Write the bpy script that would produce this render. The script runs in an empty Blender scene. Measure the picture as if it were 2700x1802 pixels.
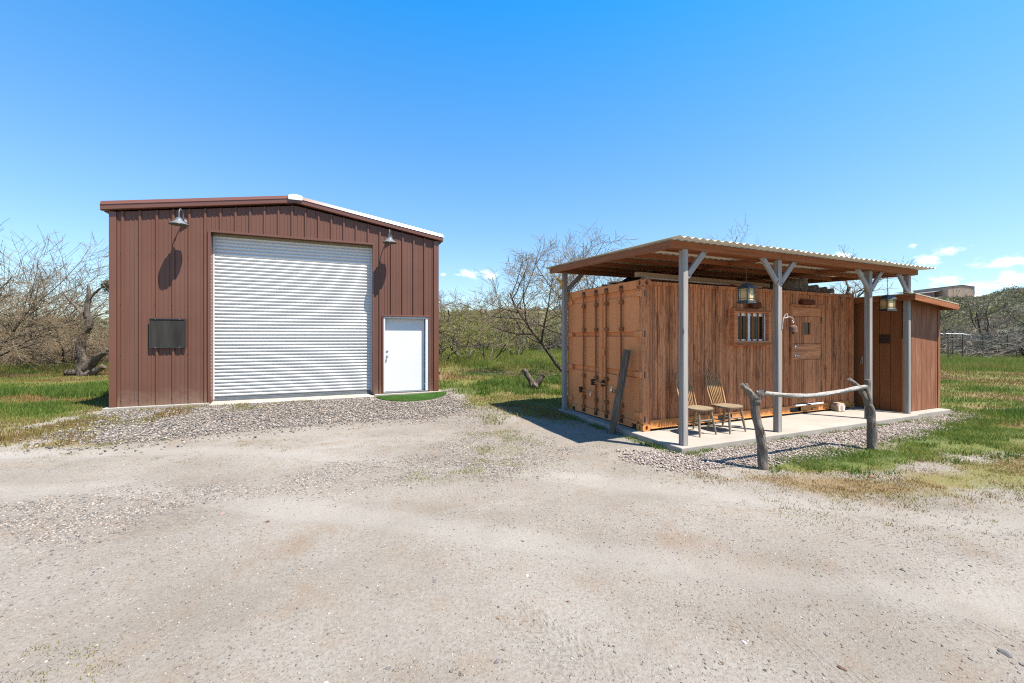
import bpy, bmesh, math, random
import numpy as np
from mathutils import Vector, Matrix

# ------------------------------------------------------------------ camera, sky, sun
sc = bpy.context.scene
COL = sc.collection
ZC = 1.72
cam = bpy.data.cameras.new('camera')
cam.sensor_width = 36.0
cam.lens = 14.633
cam.shift_y = -0.00467
cam.clip_start = 0.05
cam.clip_end = 6000
camo = bpy.data.objects.new('camera', cam)
camo.location = (0, 0, ZC)
camo.rotation_euler = (math.radians(90), 0, 0)
COL.objects.link(camo)
sc.camera = camo

SUN_DIR = Vector((0.416, -0.2556, 1.0)).normalized()      # towards the sun
world = bpy.data.worlds.new('World')
sc.world = world
world.use_nodes = True
wn = world.node_tree
wn.nodes.clear()
w_out = wn.nodes.new('ShaderNodeOutputWorld')
w_bg = wn.nodes.new('ShaderNodeBackground')
w_bg.inputs['Strength'].default_value = 0.145
sky = wn.nodes.new('ShaderNodeTexSky')
sky.sky_type = 'NISHITA'
sky.sun_disc = False
sky.sun_elevation = math.asin(SUN_DIR.z)
sky.sun_rotation = math.atan2(SUN_DIR.x, SUN_DIR.y)
sky.altitude = 700
sky.air_density = 1.0
sky.dust_density = 0.3
sky.ozone_density = 2.6
w_hsv = wn.nodes.new('ShaderNodeHueSaturation')
w_hsv.inputs['Hue'].default_value = 0.494
wn.links.new(sky.outputs[0], w_hsv.inputs['Color'])


def wmath(op, a, b=None):
    n = wn.nodes.new('ShaderNodeMath')
    n.operation = op
    for i, v in enumerate((a, b)):
        if v is None:
            continue
        if isinstance(v, (int, float)):
            n.inputs[i].default_value = v
        else:
            wn.links.new(v, n.inputs[i])
    return n.outputs[0]


# fair-weather cumulus low over the horizon: (azimuth, elevation, half width, half height)
CLOUDS = [(.7843, .1298, .0150, .008), (.8105, .140, .017, .0085), (.8697, .1161, .023, .0085), (.90, .112, .02, .009),
          (.8503, .0794, .020, .0085), (.8846, .0866, .024, .0125), (.93, .083, .04, .016), (.8027, .0924, .016, .0095),
          (.7657, .1553, .006, .0045), (.6731, .1502, .014, .007), (-.1062, .1479, .024, .0095), (-.0528, .1503, .018, .011),
          (-.1626, .1459, .006, .0045), (.83, .065, .03, .007),
          (1.2, .11, .06, .015), (1.5, .14, .09, .02), (2.1, .12, .1, .02), (2.8, .15, .12, .03), (-1.6, .11, .08, .016), (-2.3, .14, .1, .02)]
w_tc = wn.nodes.new('ShaderNodeTexCoord')
w_sep = wn.nodes.new('ShaderNodeSeparateXYZ')
wn.links.new(w_tc.outputs['Generated'], w_sep.inputs[0])
# the photograph's grade of the sky: deeper blue overhead, softer towards the horizon, the same all round
for sock, z0, z1, a, b in (('Value', 0.0, .62, .45, 1.0), ('Saturation', .15, .62, 1.10, 1.38)):
    mr = wn.nodes.new('ShaderNodeMapRange')
    for k, v in (('From Min', z0), ('From Max', z1), ('To Min', a), ('To Max', b)):
        mr.inputs[k].default_value = v
    wn.links.new(w_sep.outputs[2], mr.inputs['Value'])
    wn.links.new(mr.outputs[0], w_hsv.inputs[sock])
az = wmath('ARCTAN2', w_sep.outputs[0], w_sep.outputs[1])
el = wmath('ARCSINE', w_sep.outputs[2])
w_no = wn.nodes.new('ShaderNodeTexNoise')
w_no.inputs['Scale'].default_value = 38
w_no.inputs['Detail'].default_value = 7
w_no.inputs['Roughness'].default_value = .66
w_map = wn.nodes.new('ShaderNodeMapping')
w_map.inputs['Scale'].default_value = (1, 1, 2.0)
wn.links.new(w_tc.outputs['Generated'], w_map.inputs['Vector'])
wn.links.new(w_map.outputs[0], w_no.inputs['Vector'])
acc = None
for (a, e, sa, se) in CLOUDS:
    dx = wmath('MULTIPLY', wmath('SUBTRACT', az, a), 1 / sa)
    dy = wmath('MULTIPLY', wmath('SUBTRACT', el, e), 1 / se)
    d = wmath('ADD', wmath('MULTIPLY', dx, dx), wmath('MULTIPLY', dy, dy))
    g = wmath('POWER', 2.718, wmath('MULTIPLY', d, -0.8))
    acc = g if acc is None else wmath('MAXIMUM', acc, g)
dens = wmath('ADD', acc, wmath('MULTIPLY', wmath('SUBTRACT', w_no.outputs[0], .5), 3.0))
w_mr = wn.nodes.new('ShaderNodeMapRange')
w_mr.interpolation_type = 'SMOOTHSTEP'
w_mr.inputs['From Min'].default_value = .22
w_mr.inputs['From Max'].default_value = 1.55
wn.links.new(dens, w_mr.inputs['Value'])
w_gate = wmath('MULTIPLY', w_mr.outputs[0], wmath('MINIMUM', wmath('MULTIPLY', acc, 5.0), 1.0))
w_mix = wn.nodes.new('ShaderNodeMixRGB')
w_mix.inputs['Color2'].default_value = (5.6, 5.7, 5.9, 1)
wn.links.new(w_gate, w_mix.inputs['Fac'])
wn.links.new(w_hsv.outputs[0], w_mix.inputs['Color1'])
wn.links.new(w_mix.outputs[0], w_bg.inputs['Color'])
wn.links.new(w_bg.outputs[0], w_out.inputs[0])

sun = bpy.data.lights.new('sun', 'SUN')
sun.energy = 5.0
sun.angle = math.radians(0.53)
sun.color = (1.0, 0.945, 0.865)
suno = bpy.data.objects.new('sun', sun)
suno.rotation_euler = SUN_DIR.to_track_quat('Z', 'Y').to_euler()
COL.objects.link(suno)

sc.view_settings.view_transform = 'Standard'
sc.view_settings.look = 'None'
sc.view_settings.exposure = 1.28
sc.view_settings.gamma = 1.0
sc.view_settings.use_curve_mapping = False
sc.cycles.caustics_reflective = False
sc.cycles.caustics_refractive = False
sc.cycles.use_denoising = False
sc.cycles.use_adaptive_sampling = False
sc.cycles.filter_width = 1.15
sc.cycles.sample_clamp_indirect = 6
sc.cycles.max_bounces = 6
sc.cycles.diffuse_bounces = 4

# ------------------------------------------------------------------ helpers
rng = np.random.default_rng(7)
random.seed(7)
PI = math.pi


def tag(o, label=None, cat=None, group=None, kind=None):
    if label: o['label'] = label
    if cat: o['category'] = cat
    if group: o['group'] = group
    if kind: o['kind'] = kind
    return o


def thing(name, label, cat, loc=(0, 0, 0), rz=0.0, group=None):
    o = bpy.data.objects.new(name, None)
    o.empty_display_size = .2
    o.location = loc
    o.rotation_euler = (0, 0, rz)
    COL.objects.link(o)
    return tag(o, label, cat, group)


class MB:
    """collects faces of one mesh"""
    def __init__(s):
        s.v = []; s.f = []; s.m = []; s.mi = 0

    def add(s, vs, fs):
        b = len(s.v)
        s.v.extend([tuple(p) for p in vs])
        for f in fs:
            s.f.append(tuple(i + b for i in f)); s.m.append(s.mi)

    def box(s, c, size, M=None):
        x, y, z = size[0] / 2, size[1] / 2, size[2] / 2
        vs = [Vector((i * x, j * y, k * z)) for k in (-1, 1) for j in (-1, 1) for i in (-1, 1)]
        if M is not None:
            vs = [M @ p for p in vs]
        c = Vector(c)
        s.add([p + c for p in vs], [(0, 2, 3, 1), (4, 5, 7, 6), (0, 1, 5, 4), (2, 6, 7, 3), (0, 4, 6, 2), (1, 3, 7, 5)])
        return s

    def bx(s, x0, x1, y0, y1, z0, z1):
        return s.box(((x0 + x1) / 2, (y0 + y1) / 2, (z0 + z1) / 2), (x1 - x0, y1 - y0, z1 - z0))

    def beam(s, a, b, w, h, up=(0, 0, 1)):
        """rectangular bar from a to b, h along up, w across"""
        a = Vector(a); b = Vector(b); d = (b - a).normalized(); u = Vector(up)
        side = d.cross(u).normalized(); u = side.cross(d).normalized()
        vs = []
        for p in (a, b):
            for i, j in ((-1, -1), (1, -1), (1, 1), (-1, 1)):
                vs.append(p + side * (i * w / 2) + u * (j * h / 2))
        s.add(vs, [(0, 3, 2, 1), (4, 5, 6, 7), (0, 1, 5, 4), (1, 2, 6, 5), (2, 3, 7, 6), (3, 0, 4, 7)])
        return s

    def tube(s, pts, rad, n=8, cap=True):
        pts = [Vector(p) for p in pts]
        if not hasattr(rad, '__len__'): rad = [rad] * len(pts)
        rings = []
        ref = None
        for i, p in enumerate(pts):
            d = (pts[min(i + 1, len(pts) - 1)] - pts[max(i - 1, 0)])
            d = d.normalized() if d.length > 1e-9 else Vector((0, 0, 1))
            if ref is None or abs(ref.dot(d)) > .98:
                ref = Vector((0, 0, 1)) if abs(d.z) < .9 else Vector((1, 0, 0))
            a = d.cross(ref).normalized(); b = d.cross(a)
            ref = a.cross(d) if False else ref
            rings.append([p + (a * math.cos(t) + b * math.sin(t)) * rad[i] for t in [2 * PI * k / n for k in range(n)]])
        vs = [q for r in rings for q in r]
        fs = []
        for i in range(len(pts) - 1):
            for k in range(n):
                fs.append((i * n + k, i * n + (k + 1) % n, (i + 1) * n + (k + 1) % n, (i + 1) * n + k))
        if cap:
            fs.append(tuple(range(n - 1, -1, -1)))
            fs.append(tuple((len(pts) - 1) * n + k for k in range(n)))
        s.add(vs, fs)
        return s

    def lathe(s, prof, c=(0, 0, 0), n=16, M=None):
        vs = []; c = Vector(c)
        for r, z in prof:
            for k in range(n):
                p = Vector((r * math.cos(2 * PI * k / n), r * math.sin(2 * PI * k / n), z))
                vs.append((M @ p if M is not None else p) + c)
        fs = []
        for i in range(len(prof) - 1):
            for k in range(n):
                fs.append((i * n + k, i * n + (k + 1) % n, (i + 1) * n + (k + 1) % n, (i + 1) * n + k))
        s.add(vs, fs)
        return s

    def prism(s, poly, a, b, axis):
        """poly: 2D outline, extruded from a to b along axis 0/1/2 (the other two axes in order)"""
        def mk(p, t):
            if axis == 0: return (t, p[0], p[1])
            if axis == 1: return (p[0], t, p[1])
            return (p[0], p[1], t)
        n = len(poly)
        vs = [mk(p, a) for p in poly] + [mk(p, b) for p in poly]
        fs = [tuple(range(n)), tuple(range(2 * n - 1, n - 1, -1))]
        for i in range(n):
            fs.append((i, n + i, n + (i + 1) % n, (i + 1) % n))
        s.add(vs, fs)
        return s

    def sheet(s, prof, a, b, axis):
        """open strip: profile extruded, no thickness closed by caller"""
        def mk(p, t):
            if axis == 0: return (t, p[0], p[1])
            if axis == 1: return (p[0], t, p[1])
            return (p[0], p[1], t)
        n = len(prof)
        vs = [mk(p, a) for p in prof] + [mk(p, b) for p in prof]
        s.add(vs, [(i, i + 1, n + i + 1, n + i) for i in range(n - 1)])
        return s

    def mesh(s, name, mats, smooth=False, fix=True):
        me = bpy.data.meshes.new(name)
        me.from_pydata(s.v, [], s.f)
        if not isinstance(mats, (list, tuple)): mats = [mats]
        for m in mats: me.materials.append(m)
        if len(mats) > 1:
            me.polygons.foreach_set('material_index', s.m)
        if fix:
            bm = bmesh.new(); bm.from_mesh(me)
            bmesh.ops.recalc_face_normals(bm, faces=bm.faces)
            bm.to_mesh(me); bm.free()
        if smooth:
            me.polygons.foreach_set('use_smooth', [True] * len(me.polygons))
            try:
                me.set_sharp_from_angle(angle=math.radians(40))
            except Exception:
                pass
        me.update()
        return me

    def build(s, name, mats, parent=None, smooth=False, bevel=0, fix=True):
        o = bpy.data.objects.new(name, s.mesh(name, mats, smooth, fix))
        COL.objects.link(o)
        if parent is not None: o.parent = parent
        if bevel:
            m = o.modifiers.new('edge', 'BEVEL'); m.width = bevel; m.segments = 2; m.limit_method = 'ANGLE'
        return o


def copy_tree(o, parent=None):
    c = o.copy(); COL.objects.link(c)
    if parent is not None: c.parent = parent
    for ch in list(o.children): copy_tree(ch, c)
    return c


def place(name, me, parent=None, loc=(0, 0, 0), rot=(0, 0, 0), scale=(1, 1, 1)):
    o = bpy.data.objects.new(name, me); COL.objects.link(o)
    if parent is not None: o.parent = parent
    o.location = loc; o.rotation_euler = rot; o.scale = scale
    return o


def fast_mesh(name, V, F, mat, tint=None, smooth=False):
    """numpy verts (n,3), faces (m,k) -> mesh"""
    me = bpy.data.meshes.new(name)
    V = np.asarray(V, dtype=np.float32); F = np.asarray(F, dtype=np.int32)
    k = F.shape[1]
    me.vertices.add(len(V)); me.vertices.foreach_set('co', V.ravel())
    me.loops.add(F.size); me.loops.foreach_set('vertex_index', F.ravel())
    me.polygons.add(len(F)); me.polygons.foreach_set('loop_start', np.arange(0, F.size, k, dtype=np.int32))
    if smooth: me.polygons.foreach_set('use_smooth', np.ones(len(F), dtype=bool))
    me.update(calc_edges=True)
    if tint is not None:
        for nm, arr in tint.items():
            at = me.attributes.new(nm, 'FLOAT', 'POINT')
            at.data.foreach_set('value', np.asarray(arr, dtype=np.float32))
    me.materials.append(mat)
    return me


def hash2(ix, iy, seed):
    h = (ix * 374761393 + iy * 668265263 + seed * 974634777) & 0xFFFFFFFF
    h = ((h ^ (h >> 13)) * 1274126177) & 0xFFFFFFFF
    return ((h ^ (h >> 16)) & 0xFFFF) / 65535.0


def vnoise(x, y, seed=0):
    xi = np.floor(x).astype(np.int64); yi = np.floor(y).astype(np.int64)
    fx = x - xi; fy = y - yi
    fx = fx * fx * (3 - 2 * fx); fy = fy * fy * (3 - 2 * fy)
    a = hash2(xi, yi, seed); b = hash2(xi + 1, yi, seed); c = hash2(xi, yi + 1, seed); d = hash2(xi + 1, yi + 1, seed)
    return a + (b - a) * fx + (c - a) * fy + (a - b - c + d) * fx * fy


def fbm(x, y, seed=0, oct=4):
    r = 0; amp = .5; s = 0
    for i in range(oct):
        r = r + amp * vnoise(x * 2 ** i, y * 2 ** i, seed + i); s += amp; amp *= .5
    return r / s


def sdf(poly, x, y):
    """signed distance to polygon, positive inside"""
    P = np.array(poly, dtype=float); n = len(P)
    d2 = np.full(x.shape, 1e18); ins = np.zeros(x.shape, bool)
    for i in range(n):
        a = P[i]; b = P[(i + 1) % n]; e = b - a
        t = np.clip(((x - a[0]) * e[0] + (y - a[1]) * e[1]) / (e @ e), 0, 1)
        d2 = np.minimum(d2, (x - a[0] - e[0] * t) ** 2 + (y - a[1] - e[1] * t) ** 2)
        c = ((a[1] > y) != (b[1] > y)) & (x < (b[0] - a[0]) * (y - a[1]) / (b[1] - a[1] + 1e-12) + a[0])
        ins ^= c
    return np.sqrt(d2) * np.where(ins, 1, -1)


def sstep(a, b, x):
    t = np.clip((x - a) / (b - a), 0, 1)
    return t * t * (3 - 2 * t)


# ------------------------------------------------------------------ materials
class G:
    """tiny node-graph helper"""
    def __init__(s, name, rough=.6, spec=.3, metal=0.0):
        s.mat = bpy.data.materials.new(name); s.mat.use_nodes = True
        s.nt = s.mat.node_tree
        s.b = s.nt.nodes['Principled BSDF']
        s.b.inputs['Roughness'].default_value = rough
        s.b.inputs['Specular IOR Level'].default_value = spec
        s.b.inputs['Metallic'].default_value = metal

    def n(s, t, **kw):
        x = s.nt.nodes.new(t)
        for k, v in kw.items(): setattr(x, k, v)
        return x

    def link(s, a, b): s.nt.links.new(a, b)

    def coord(s, scale=(1, 1, 1), kind='Object', rot=(0, 0, 0), rand=0):
        tc = s.n('ShaderNodeTexCoord'); m = s.n('ShaderNodeMapping')
        m.inputs['Scale'].default_value = scale; m.inputs['Rotation'].default_value = rot
        src = tc.outputs[kind]
        if rand:
            oi = s.n('ShaderNodeObjectInfo'); v = s.n('ShaderNodeVectorMath', operation='MULTIPLY')
            cb = s.n('ShaderNodeCombineXYZ')
            for i in range(3): s.link(oi.outputs['Random'], cb.inputs[i])
            s.link(cb.outputs[0], v.inputs[0]); v.inputs[1].default_value = (rand, rand * 1.7, rand * 2.3)
            ad = s.n('ShaderNodeVectorMath', operation='ADD'); s.link(src, ad.inputs[0]); s.link(v.outputs[0], ad.inputs[1]); src = ad.outputs[0]
        s.link(src, m.inputs['Vector'])
        return m.outputs[0]

    def noise(s, vec, scale=5, detail=4, rough=.55, dist=0):
        x = s.n('ShaderNodeTexNoise')
        x.inputs['Scale'].default_value = scale; x.inputs['Detail'].default_value = detail
        x.inputs['Roughness'].default_value = rough; x.inputs['Distortion'].default_value = dist
        if vec is not None: s.link(vec, x.inputs['Vector'])
        return x.outputs[0]

    def voro(s, vec, scale=5, feature='F1', out='Distance'):
        x = s.n('ShaderNodeTexVoronoi', feature=feature); x.inputs['Scale'].default_value = scale
        s.link(vec, x.inputs['Vector']); return x.outputs[out]

    def ramp(s, fac, stops):
        r = s.n('ShaderNodeValToRGB'); e = r.color_ramp.elements
        while len(e) < len(stops): e.new(.5)
        for q, (p, c) in zip(e, stops):
            q.position = p; q.color = (c[0], c[1], c[2], 1) if hasattr(c, '__len__') else (c, c, c, 1)
        s.link(fac, r.inputs[0]); return r.outputs[0]

    def math(s, op, a, b=0.0, c=None):
        x = s.n('ShaderNodeMath', operation=op)
        for i, v in enumerate((a, b, c)):
            if v is None: continue
            if isinstance(v, (int, float)): x.inputs[i].default_value = v
            else: s.link(v, x.inputs[i])
        return x.outputs[0]

    def mix(s, fac, a, b, mode='MIX'):
        x = s.n('ShaderNodeMixRGB', blend_type=mode)
        for i, v in ((0, fac), (1, a), (2, b)):
            if isinstance(v, (int, float)): x.inputs[i].default_value = v
            elif isinstance(v, tuple): x.inputs[i].default_value = (v[0], v[1], v[2], 1)
            else: s.link(v, x.inputs[i])
        return x.outputs[0]

    def attr(s, name):
        a = s.n('ShaderNodeAttribute', attribute_name=name); return a.outputs['Fac']

    def col(s, c):
        if isinstance(c, tuple): s.b.inputs['Base Color'].default_value = (c[0], c[1], c[2], 1)
        else: s.link(c, s.b.inputs['Base Color'])
        return s

    def rough(s, r): s.link(r, s.b.inputs['Roughness']); return s

    def bump(s, h, strength=.3, dist=.01, prev=None):
        x = s.n('ShaderNodeBump'); x.inputs['Strength'].default_value = strength; x.inputs['Distance'].default_value = dist
        s.link(h, x.inputs['Height'])
        if prev is not None: s.link(prev, x.inputs['Normal'])
        s.link(x.outputs[0], s.b.inputs['Normal']); return x.outputs[0]


def painted(name, c, rough=.45, spec=.4, var=.12, scale=3, dirt=None, metal=0, bump=0):
    g = G(name, rough, spec, metal)
    n = g.noise(g.coord(rand=3), scale, 5)
    d = tuple(x * (1 - var) for x in c); l = tuple(min(1, x * (1 + var)) for x in c)
    k = g.ramp(n, [(.3, d), (.7, l)])
    if dirt:
        n2 = g.noise(g.coord((1, 1, .5), rand=5), scale * 2.3, 7, .65)
        k = g.mix(g.ramp(n2, [(.55, 0.0), (.8, .6)]), k, dirt)
    g.col(k)
    if bump: g.bump(g.noise(g.coord(), 60, 3), bump, .004)
    return g.mat


def wood(name, stops, axis=2, fine=45, long=2.2, rough=.75, bump=.25, knots=True):
    g = G(name, rough, .1)
    sc3 = [1, 1, 1]; sc3[axis] = long / fine
    v = g.coord(tuple(sc3), rand=9)
    n1 = g.noise(v, fine, 5, .6, .6)
    n0 = g.noise(v, fine * .25, 3, .5, 1.2)
    f = g.math('ADD', g.math('MULTIPLY', n1, .6), g.math('MULTIPLY', n0, .4))
    k = g.ramp(f, stops)
    if knots:
        vk = g.coord(tuple(1 if i != axis else .45 for i in range(3)), rand=9)
        kn = g.voro(vk, 3.1)
        k = g.mix(g.ramp(kn, [(.03, .75), (.09, 0.0)]), k, tuple(x * .45 for x in stops[0][1]))
    g.col(k)
    g.bump(f, bump, .006)
    return g.mat


MAT = {}
MAT['panel_brown'] = None
MAT['trim_brown'] = painted('brown_trim', (.125, .050, .030), .28, .5, .05, 1.5)
MAT['inner_brown'] = painted('dark_interior', (.05, .035, .03), .8, .1)
MAT['door_white'] = painted('white_rolled_steel', (.56, .555, .53), .35, .4, .03, 2)
MAT['white_paint'] = painted('white_door_paint', (.57, .565, .55), .35, .4, .025, 2)
MAT['frame_grey'] = painted('pale_frame_paint', (.54, .54, .53), .4, .4, .03, 2)
MAT['white_plastic'] = painted('white_plastic', (.82, .82, .80), .4, .4, .02)
MAT['concrete'] = painted('concrete', (.30, .265, .225), .9, .15, .10, 2.2, (.36, .32, .28), bump=.25)
MAT['concrete_pale'] = painted('pale_concrete', (.285, .255, .215), .9, .1, .10, 1.6, (.19, .155, .12), bump=.25)
MAT['galv'] = painted('weathered_steel_lamp', (.115, .125, .130), .5, .4, .15, 8)
MAT['lamp_dark'] = painted('dark_lamp_inside', (.10, .085, .065), .5, .3)
MAT['black'] = painted('black_metal', (.025, .027, .03), .4, .4, .1)
MAT['lantern'] = painted('dark_lantern_metal', (.035, .042, .05), .35, .5, .15, 6)
MAT['chrome'] = painted('brushed_chrome', (.65, .66, .66), .22, .5, .05, metal=1)
MAT['brass'] = painted('aged_brass', (.34, .25, .13), .4, .5, .15, metal=.8)
MAT['rust'] = painted('rusty_iron', (.13, .062, .040), .75, .3, .35, 30, (.28, .13, .07), bump=.4)
MAT['rust_dark'] = painted('dark_rusty_steel', (.075, .045, .032), .8, .2, .3, 20, (.15, .07, .04))
MAT['cont_orange'] = None
MAT['cream'] = painted('cream_corrugated_sheet', (.56, .49, .38), .5, .3, .05, 1.2, (.42, .36, .28))
MAT['black_sheet_mat'] = painted('matte_black', (.014, .014, .016), .8, .2, .3, 6)
MAT['screen'] = None
MAT['stain_x'] = wood('stained_timber_along_x', [(.3, (.17, .058, .024)), (.55, (.275, .102, .044)), (.75, (.35, .145, .068))], 0)
MAT['stain_y'] = wood('stained_timber_along_y', [(.3, (.17, .058, .024)), (.55, (.275, .102, .044)), (.75, (.35, .145, .068))], 1)
MAT['stain_z'] = wood('stained_timber_along_z', [(.3, (.19, .062, .024)), (.55, (.30, .105, .040)), (.75, (.38, .15, .062))], 2)
MAT['grey_z'] = wood('weathered_grey_post', [(.28, (.175, .15, .13)), (.55, (.285, .255, .225)), (.78, (.43, .40, .365))], 2, 40, 1.2)
MAT['grey_brace'] = wood('weathered_grey_brace', [(.28, (.21, .18, .155)), (.55, (.31, .275, .24)), (.78, (.42, .385, .345))], 2, 30, 6)
MAT['chair_wood'] = wood('weathered_oak', [(.28, (.22, .120, .050)), (.55, (.38, .225, .105)), (.8, (.48, .34, .20))], 2, 60, 6, .7, .2, False)
MAT['chair_seat'] = wood('sun_greyed_oak', [(.28, (.13, .088, .052)), (.55, (.20, .15, .095)), (.8, (.26, .22, .16))], 0, 50, 4, .75, .2, False)
MAT['chair_leg'] = wood('greyed_oak_leg', [(.28, (.13, .100, .065)), (.55, (.21, .170, .118)), (.8, (.28, .245, .19))], 2, 60, 6, .8, .2, False)
MAT['sleeper'] = wood('old_brown_plank', [(.28, (.050, .034, .023)), (.5, (.13, .092, .063)), (.78, (.25, .19, .14))], 2, 38, 1.5, .85, .6, False)
MAT['board'] = wood('rough_sawn_board', [(.28, (.20, .125, .070)), (.55, (.33, .22, .135)), (.8, (.43, .32, .21))], 0, 38, 1.5, .8)
MAT['drift'] = None
MAT['vinyl'] = painted('white_vinyl', (.78, .78, .75), .4, .4, .03)


def faux_wood(name, horizontal=False, plank=.139, dark=1.0, corner=False):
    """hand-painted wood grain on steel: dark streaks brushed over an orange-brown base"""
    g = G(name, .6, .12)
    tc = g.n('ShaderNodeTexCoord'); sep = g.n('ShaderNodeSeparateXYZ'); g.link(tc.outputs['Object'], sep.inputs[0])
    across = sep.outputs[2] if horizontal else (sep.outputs[0] if not corner else g.math('ADD', sep.outputs[0], sep.outputs[1]))
    along = sep.outputs[0] if horizontal else sep.outputs[2]
    cell = g.math('FLOOR', g.math('MULTIPLY', across, 1 / plank))
    wn_ = g.n('ShaderNodeTexWhiteNoise', noise_dimensions='1D'); g.link(cell, wn_.inputs['W'])
    rnd = wn_.outputs['Value']
    al2 = g.math('ADD', along, g.math('MULTIPLY', rnd, 13.7))
    cb = g.n('ShaderNodeCombineXYZ'); g.link(across, cb.inputs[0]); g.link(al2, cb.inputs[1]); g.link(g.math('MULTIPLY', rnd, 7), cb.inputs[2])
    def mp(sx, sy):
        m = g.n('ShaderNodeMapping'); m.inputs['Scale'].default_value = (sx, sy, 1); g.link(cb.outputs[0], m.inputs['Vector']); return m.outputs[0]
    warp = g.noise(mp(5, 1.6), 1.0, 3, .5)
    # cathedral grain lines
    ph = g.math('ADD', g.math('MULTIPLY', across, 150.0), g.math('MULTIPLY', warp, 38.0 if not corner else 60.0))
    ln = g.math('SINE', ph)
    lines = g.ramp(ln, [(.50, 0.0), (.98, 1.0)])
    brk = g.noise(mp(16, 2.2), 1.0, 3, .6)
    lines = g.math('MULTIPLY', lines, g.ramp(brk, [(.36, 0.0), (.62, 1.0)]))
    fine = g.noise(mp(95, 3.0), 1.0, 4, .65)
    blot = g.noise(mp(14, 1.7), 1.0, 4, .62, .8)
    base = g.ramp(fine, [(.25, (.43, .155, .062)), (.5, (.60, .240, .104)), (.78, (.68, .295, .140))])
    base = g.mix(g.math('MULTIPLY', lines, .85 * dark), base, (.20, .068, .031))
    base = g.mix(g.ramp(blot, [(.50, 0.0), (.66, .75 * dark)]), base, (.15, .054, .027))
    if not horizontal and not corner:
        fr = g.math('FRACT', g.math('MULTIPLY', g.math('SUBTRACT', across, .151), 1 / .278)); e_ = None
        for q in (.004, .262, .50, .758):
            dq = g.math('ABSOLUTE', g.math('SUBTRACT', fr, q)); lq = g.ramp(dq, [(.010, 1.0), (.030, 0.0)])
            e_ = lq if e_ is None else g.math('MAXIMUM', e_, lq)
        base = g.mix(g.math('MULTIPLY', e_, .8), base, (.10, .035, .018))
    tone = g.ramp(rnd, [(0, (.72, .70, .68)), (1, (1.08, 1.07, 1.05))])
    base = g.mix(1.0, base, tone, 'MULTIPLY')
    g.col(base)
    g.bump(fine, .12, .004)
    return g.mat


MAT['faux'] = faux_wood('painted_wood_grain')
MAT['faux_corner'] = faux_wood('painted_wood_grain_corner', plank=.6, corner=True, dark=.8)
MAT['faux_door'] = faux_wood('painted_wood_grain_door', plank=.33, dark=.85)
MAT['faux_h'] = faux_wood('painted_wood_grain_level', horizontal=True, plank=.2, dark=.7)


def container_paint():
    g = G('tan_orange_container_paint', .6, .12)
    v = g.coord()
    n = g.noise(v, 1.6, 5)
    k = g.ramp(n, [(.3, (.62, .228, .084)), (.7, (.70, .268, .102))])
    st = g.noise(g.coord((9, 9, .5)), 1.0, 5, .65)
    k = g.mix(g.ramp(st, [(.55, 0.0), (.82, .38)]), k, (.23, .105, .055))
    sp = g.noise(v, 26, 4, .7)
    k = g.mix(g.ramp(sp, [(.66, 0.0), (.76, .45)]), k, (.26, .12, .07))
    g.col(k); g.bump(g.noise(v, 7, 3), .08, .02)
    return g.mat


MAT['cont_orange'] = container_paint()
MAT['bar'] = painted('shade_and_dirt_bar_paint', (.25, .095, .036), .6, .15, .2, 6, (.12, .055, .03))  # base darkened in place of the shadow beside each bar, with dirt blotches
MAT['cont_rail'] = painted('orange_rail_paint', (.50, .21, .062), .5, .35, .12, 4, (.27, .11, .045))


def ribbed_wall():
    """factory-painted steel: faint fading, water streaks, dust splashed up from the gravel"""
    g = G('brown_steel', .46, .25)
    v = g.coord(); n = g.noise(v, .9, 4)
    k = g.ramp(n, [(.3, (.112, .050, .033)), (.7, (.132, .061, .041))])
    st = g.noise(g.coord((7, 7, .22)), 1.0, 5, .65)
    k = g.mix(g.ramp(st, [(.52, 0.0), (.80, .30)]), k, (.165, .085, .058))
    k = g.mix(g.ramp(g.noise(g.coord((11, 11, .3)), 1.0, 4, .6), [(.58, 0.0), (.80, .35)]), k, (.066, .027, .017))
    sp = g.n('ShaderNodeSeparateXYZ'); tc = g.n('ShaderNodeTexCoord'); g.link(tc.outputs['Object'], sp.inputs[0])
    h = g.math('ADD', sp.outputs[2], g.math('MULTIPLY', g.math('SUBTRACT', g.noise(v, 5, 5, .7), .5), .8))
    k = g.mix(g.ramp(h, [(.0, .42), (.38, 0.0)]), k, (.235, .165, .115))
    g.col(k); g.bump(g.noise(g.coord((1, 1, .35)), 2.2, 3), .06, .02)
    return g.mat


MAT['panel_brown'] = ribbed_wall()


def screen_mat():
    g = G('black_sun_screen', .7, .15)
    v = g.coord((1, 1, 1))
    w = g.n('ShaderNodeTexWave', wave_type='BANDS', bands_direction='X'); w.inputs['Scale'].default_value = 120; g.link(v, w.inputs['Vector'])
    n = g.noise(g.coord((3, 1, .5)), 1.5, 2)
    g.col(g.ramp(n, [(.35, (.020, .018, .015)), (.65, (.040, .037, .030))])); g.bump(w.outputs[0], .1, .001)
    return g.mat


MAT['screen'] = screen_mat()


def drift():
    g = G('silvered_driftwood', .9, .15)
    v = g.coord((1, 1, .16)); n = g.noise(v, 55, 5, .65, .7); m = g.noise(g.coord(), 7, 4)
    k = g.ramp(n, [(.30, (.055, .042, .032)), (.48, (.135, .110, .088)), (.70, (.26, .23, .20))])
    k = g.mix(g.ramp(m, [(.40, .0), (.72, .55)]), k, (.13, .088, .056))
    g.col(k); g.bump(n, .9, .012); return g.mat


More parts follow.
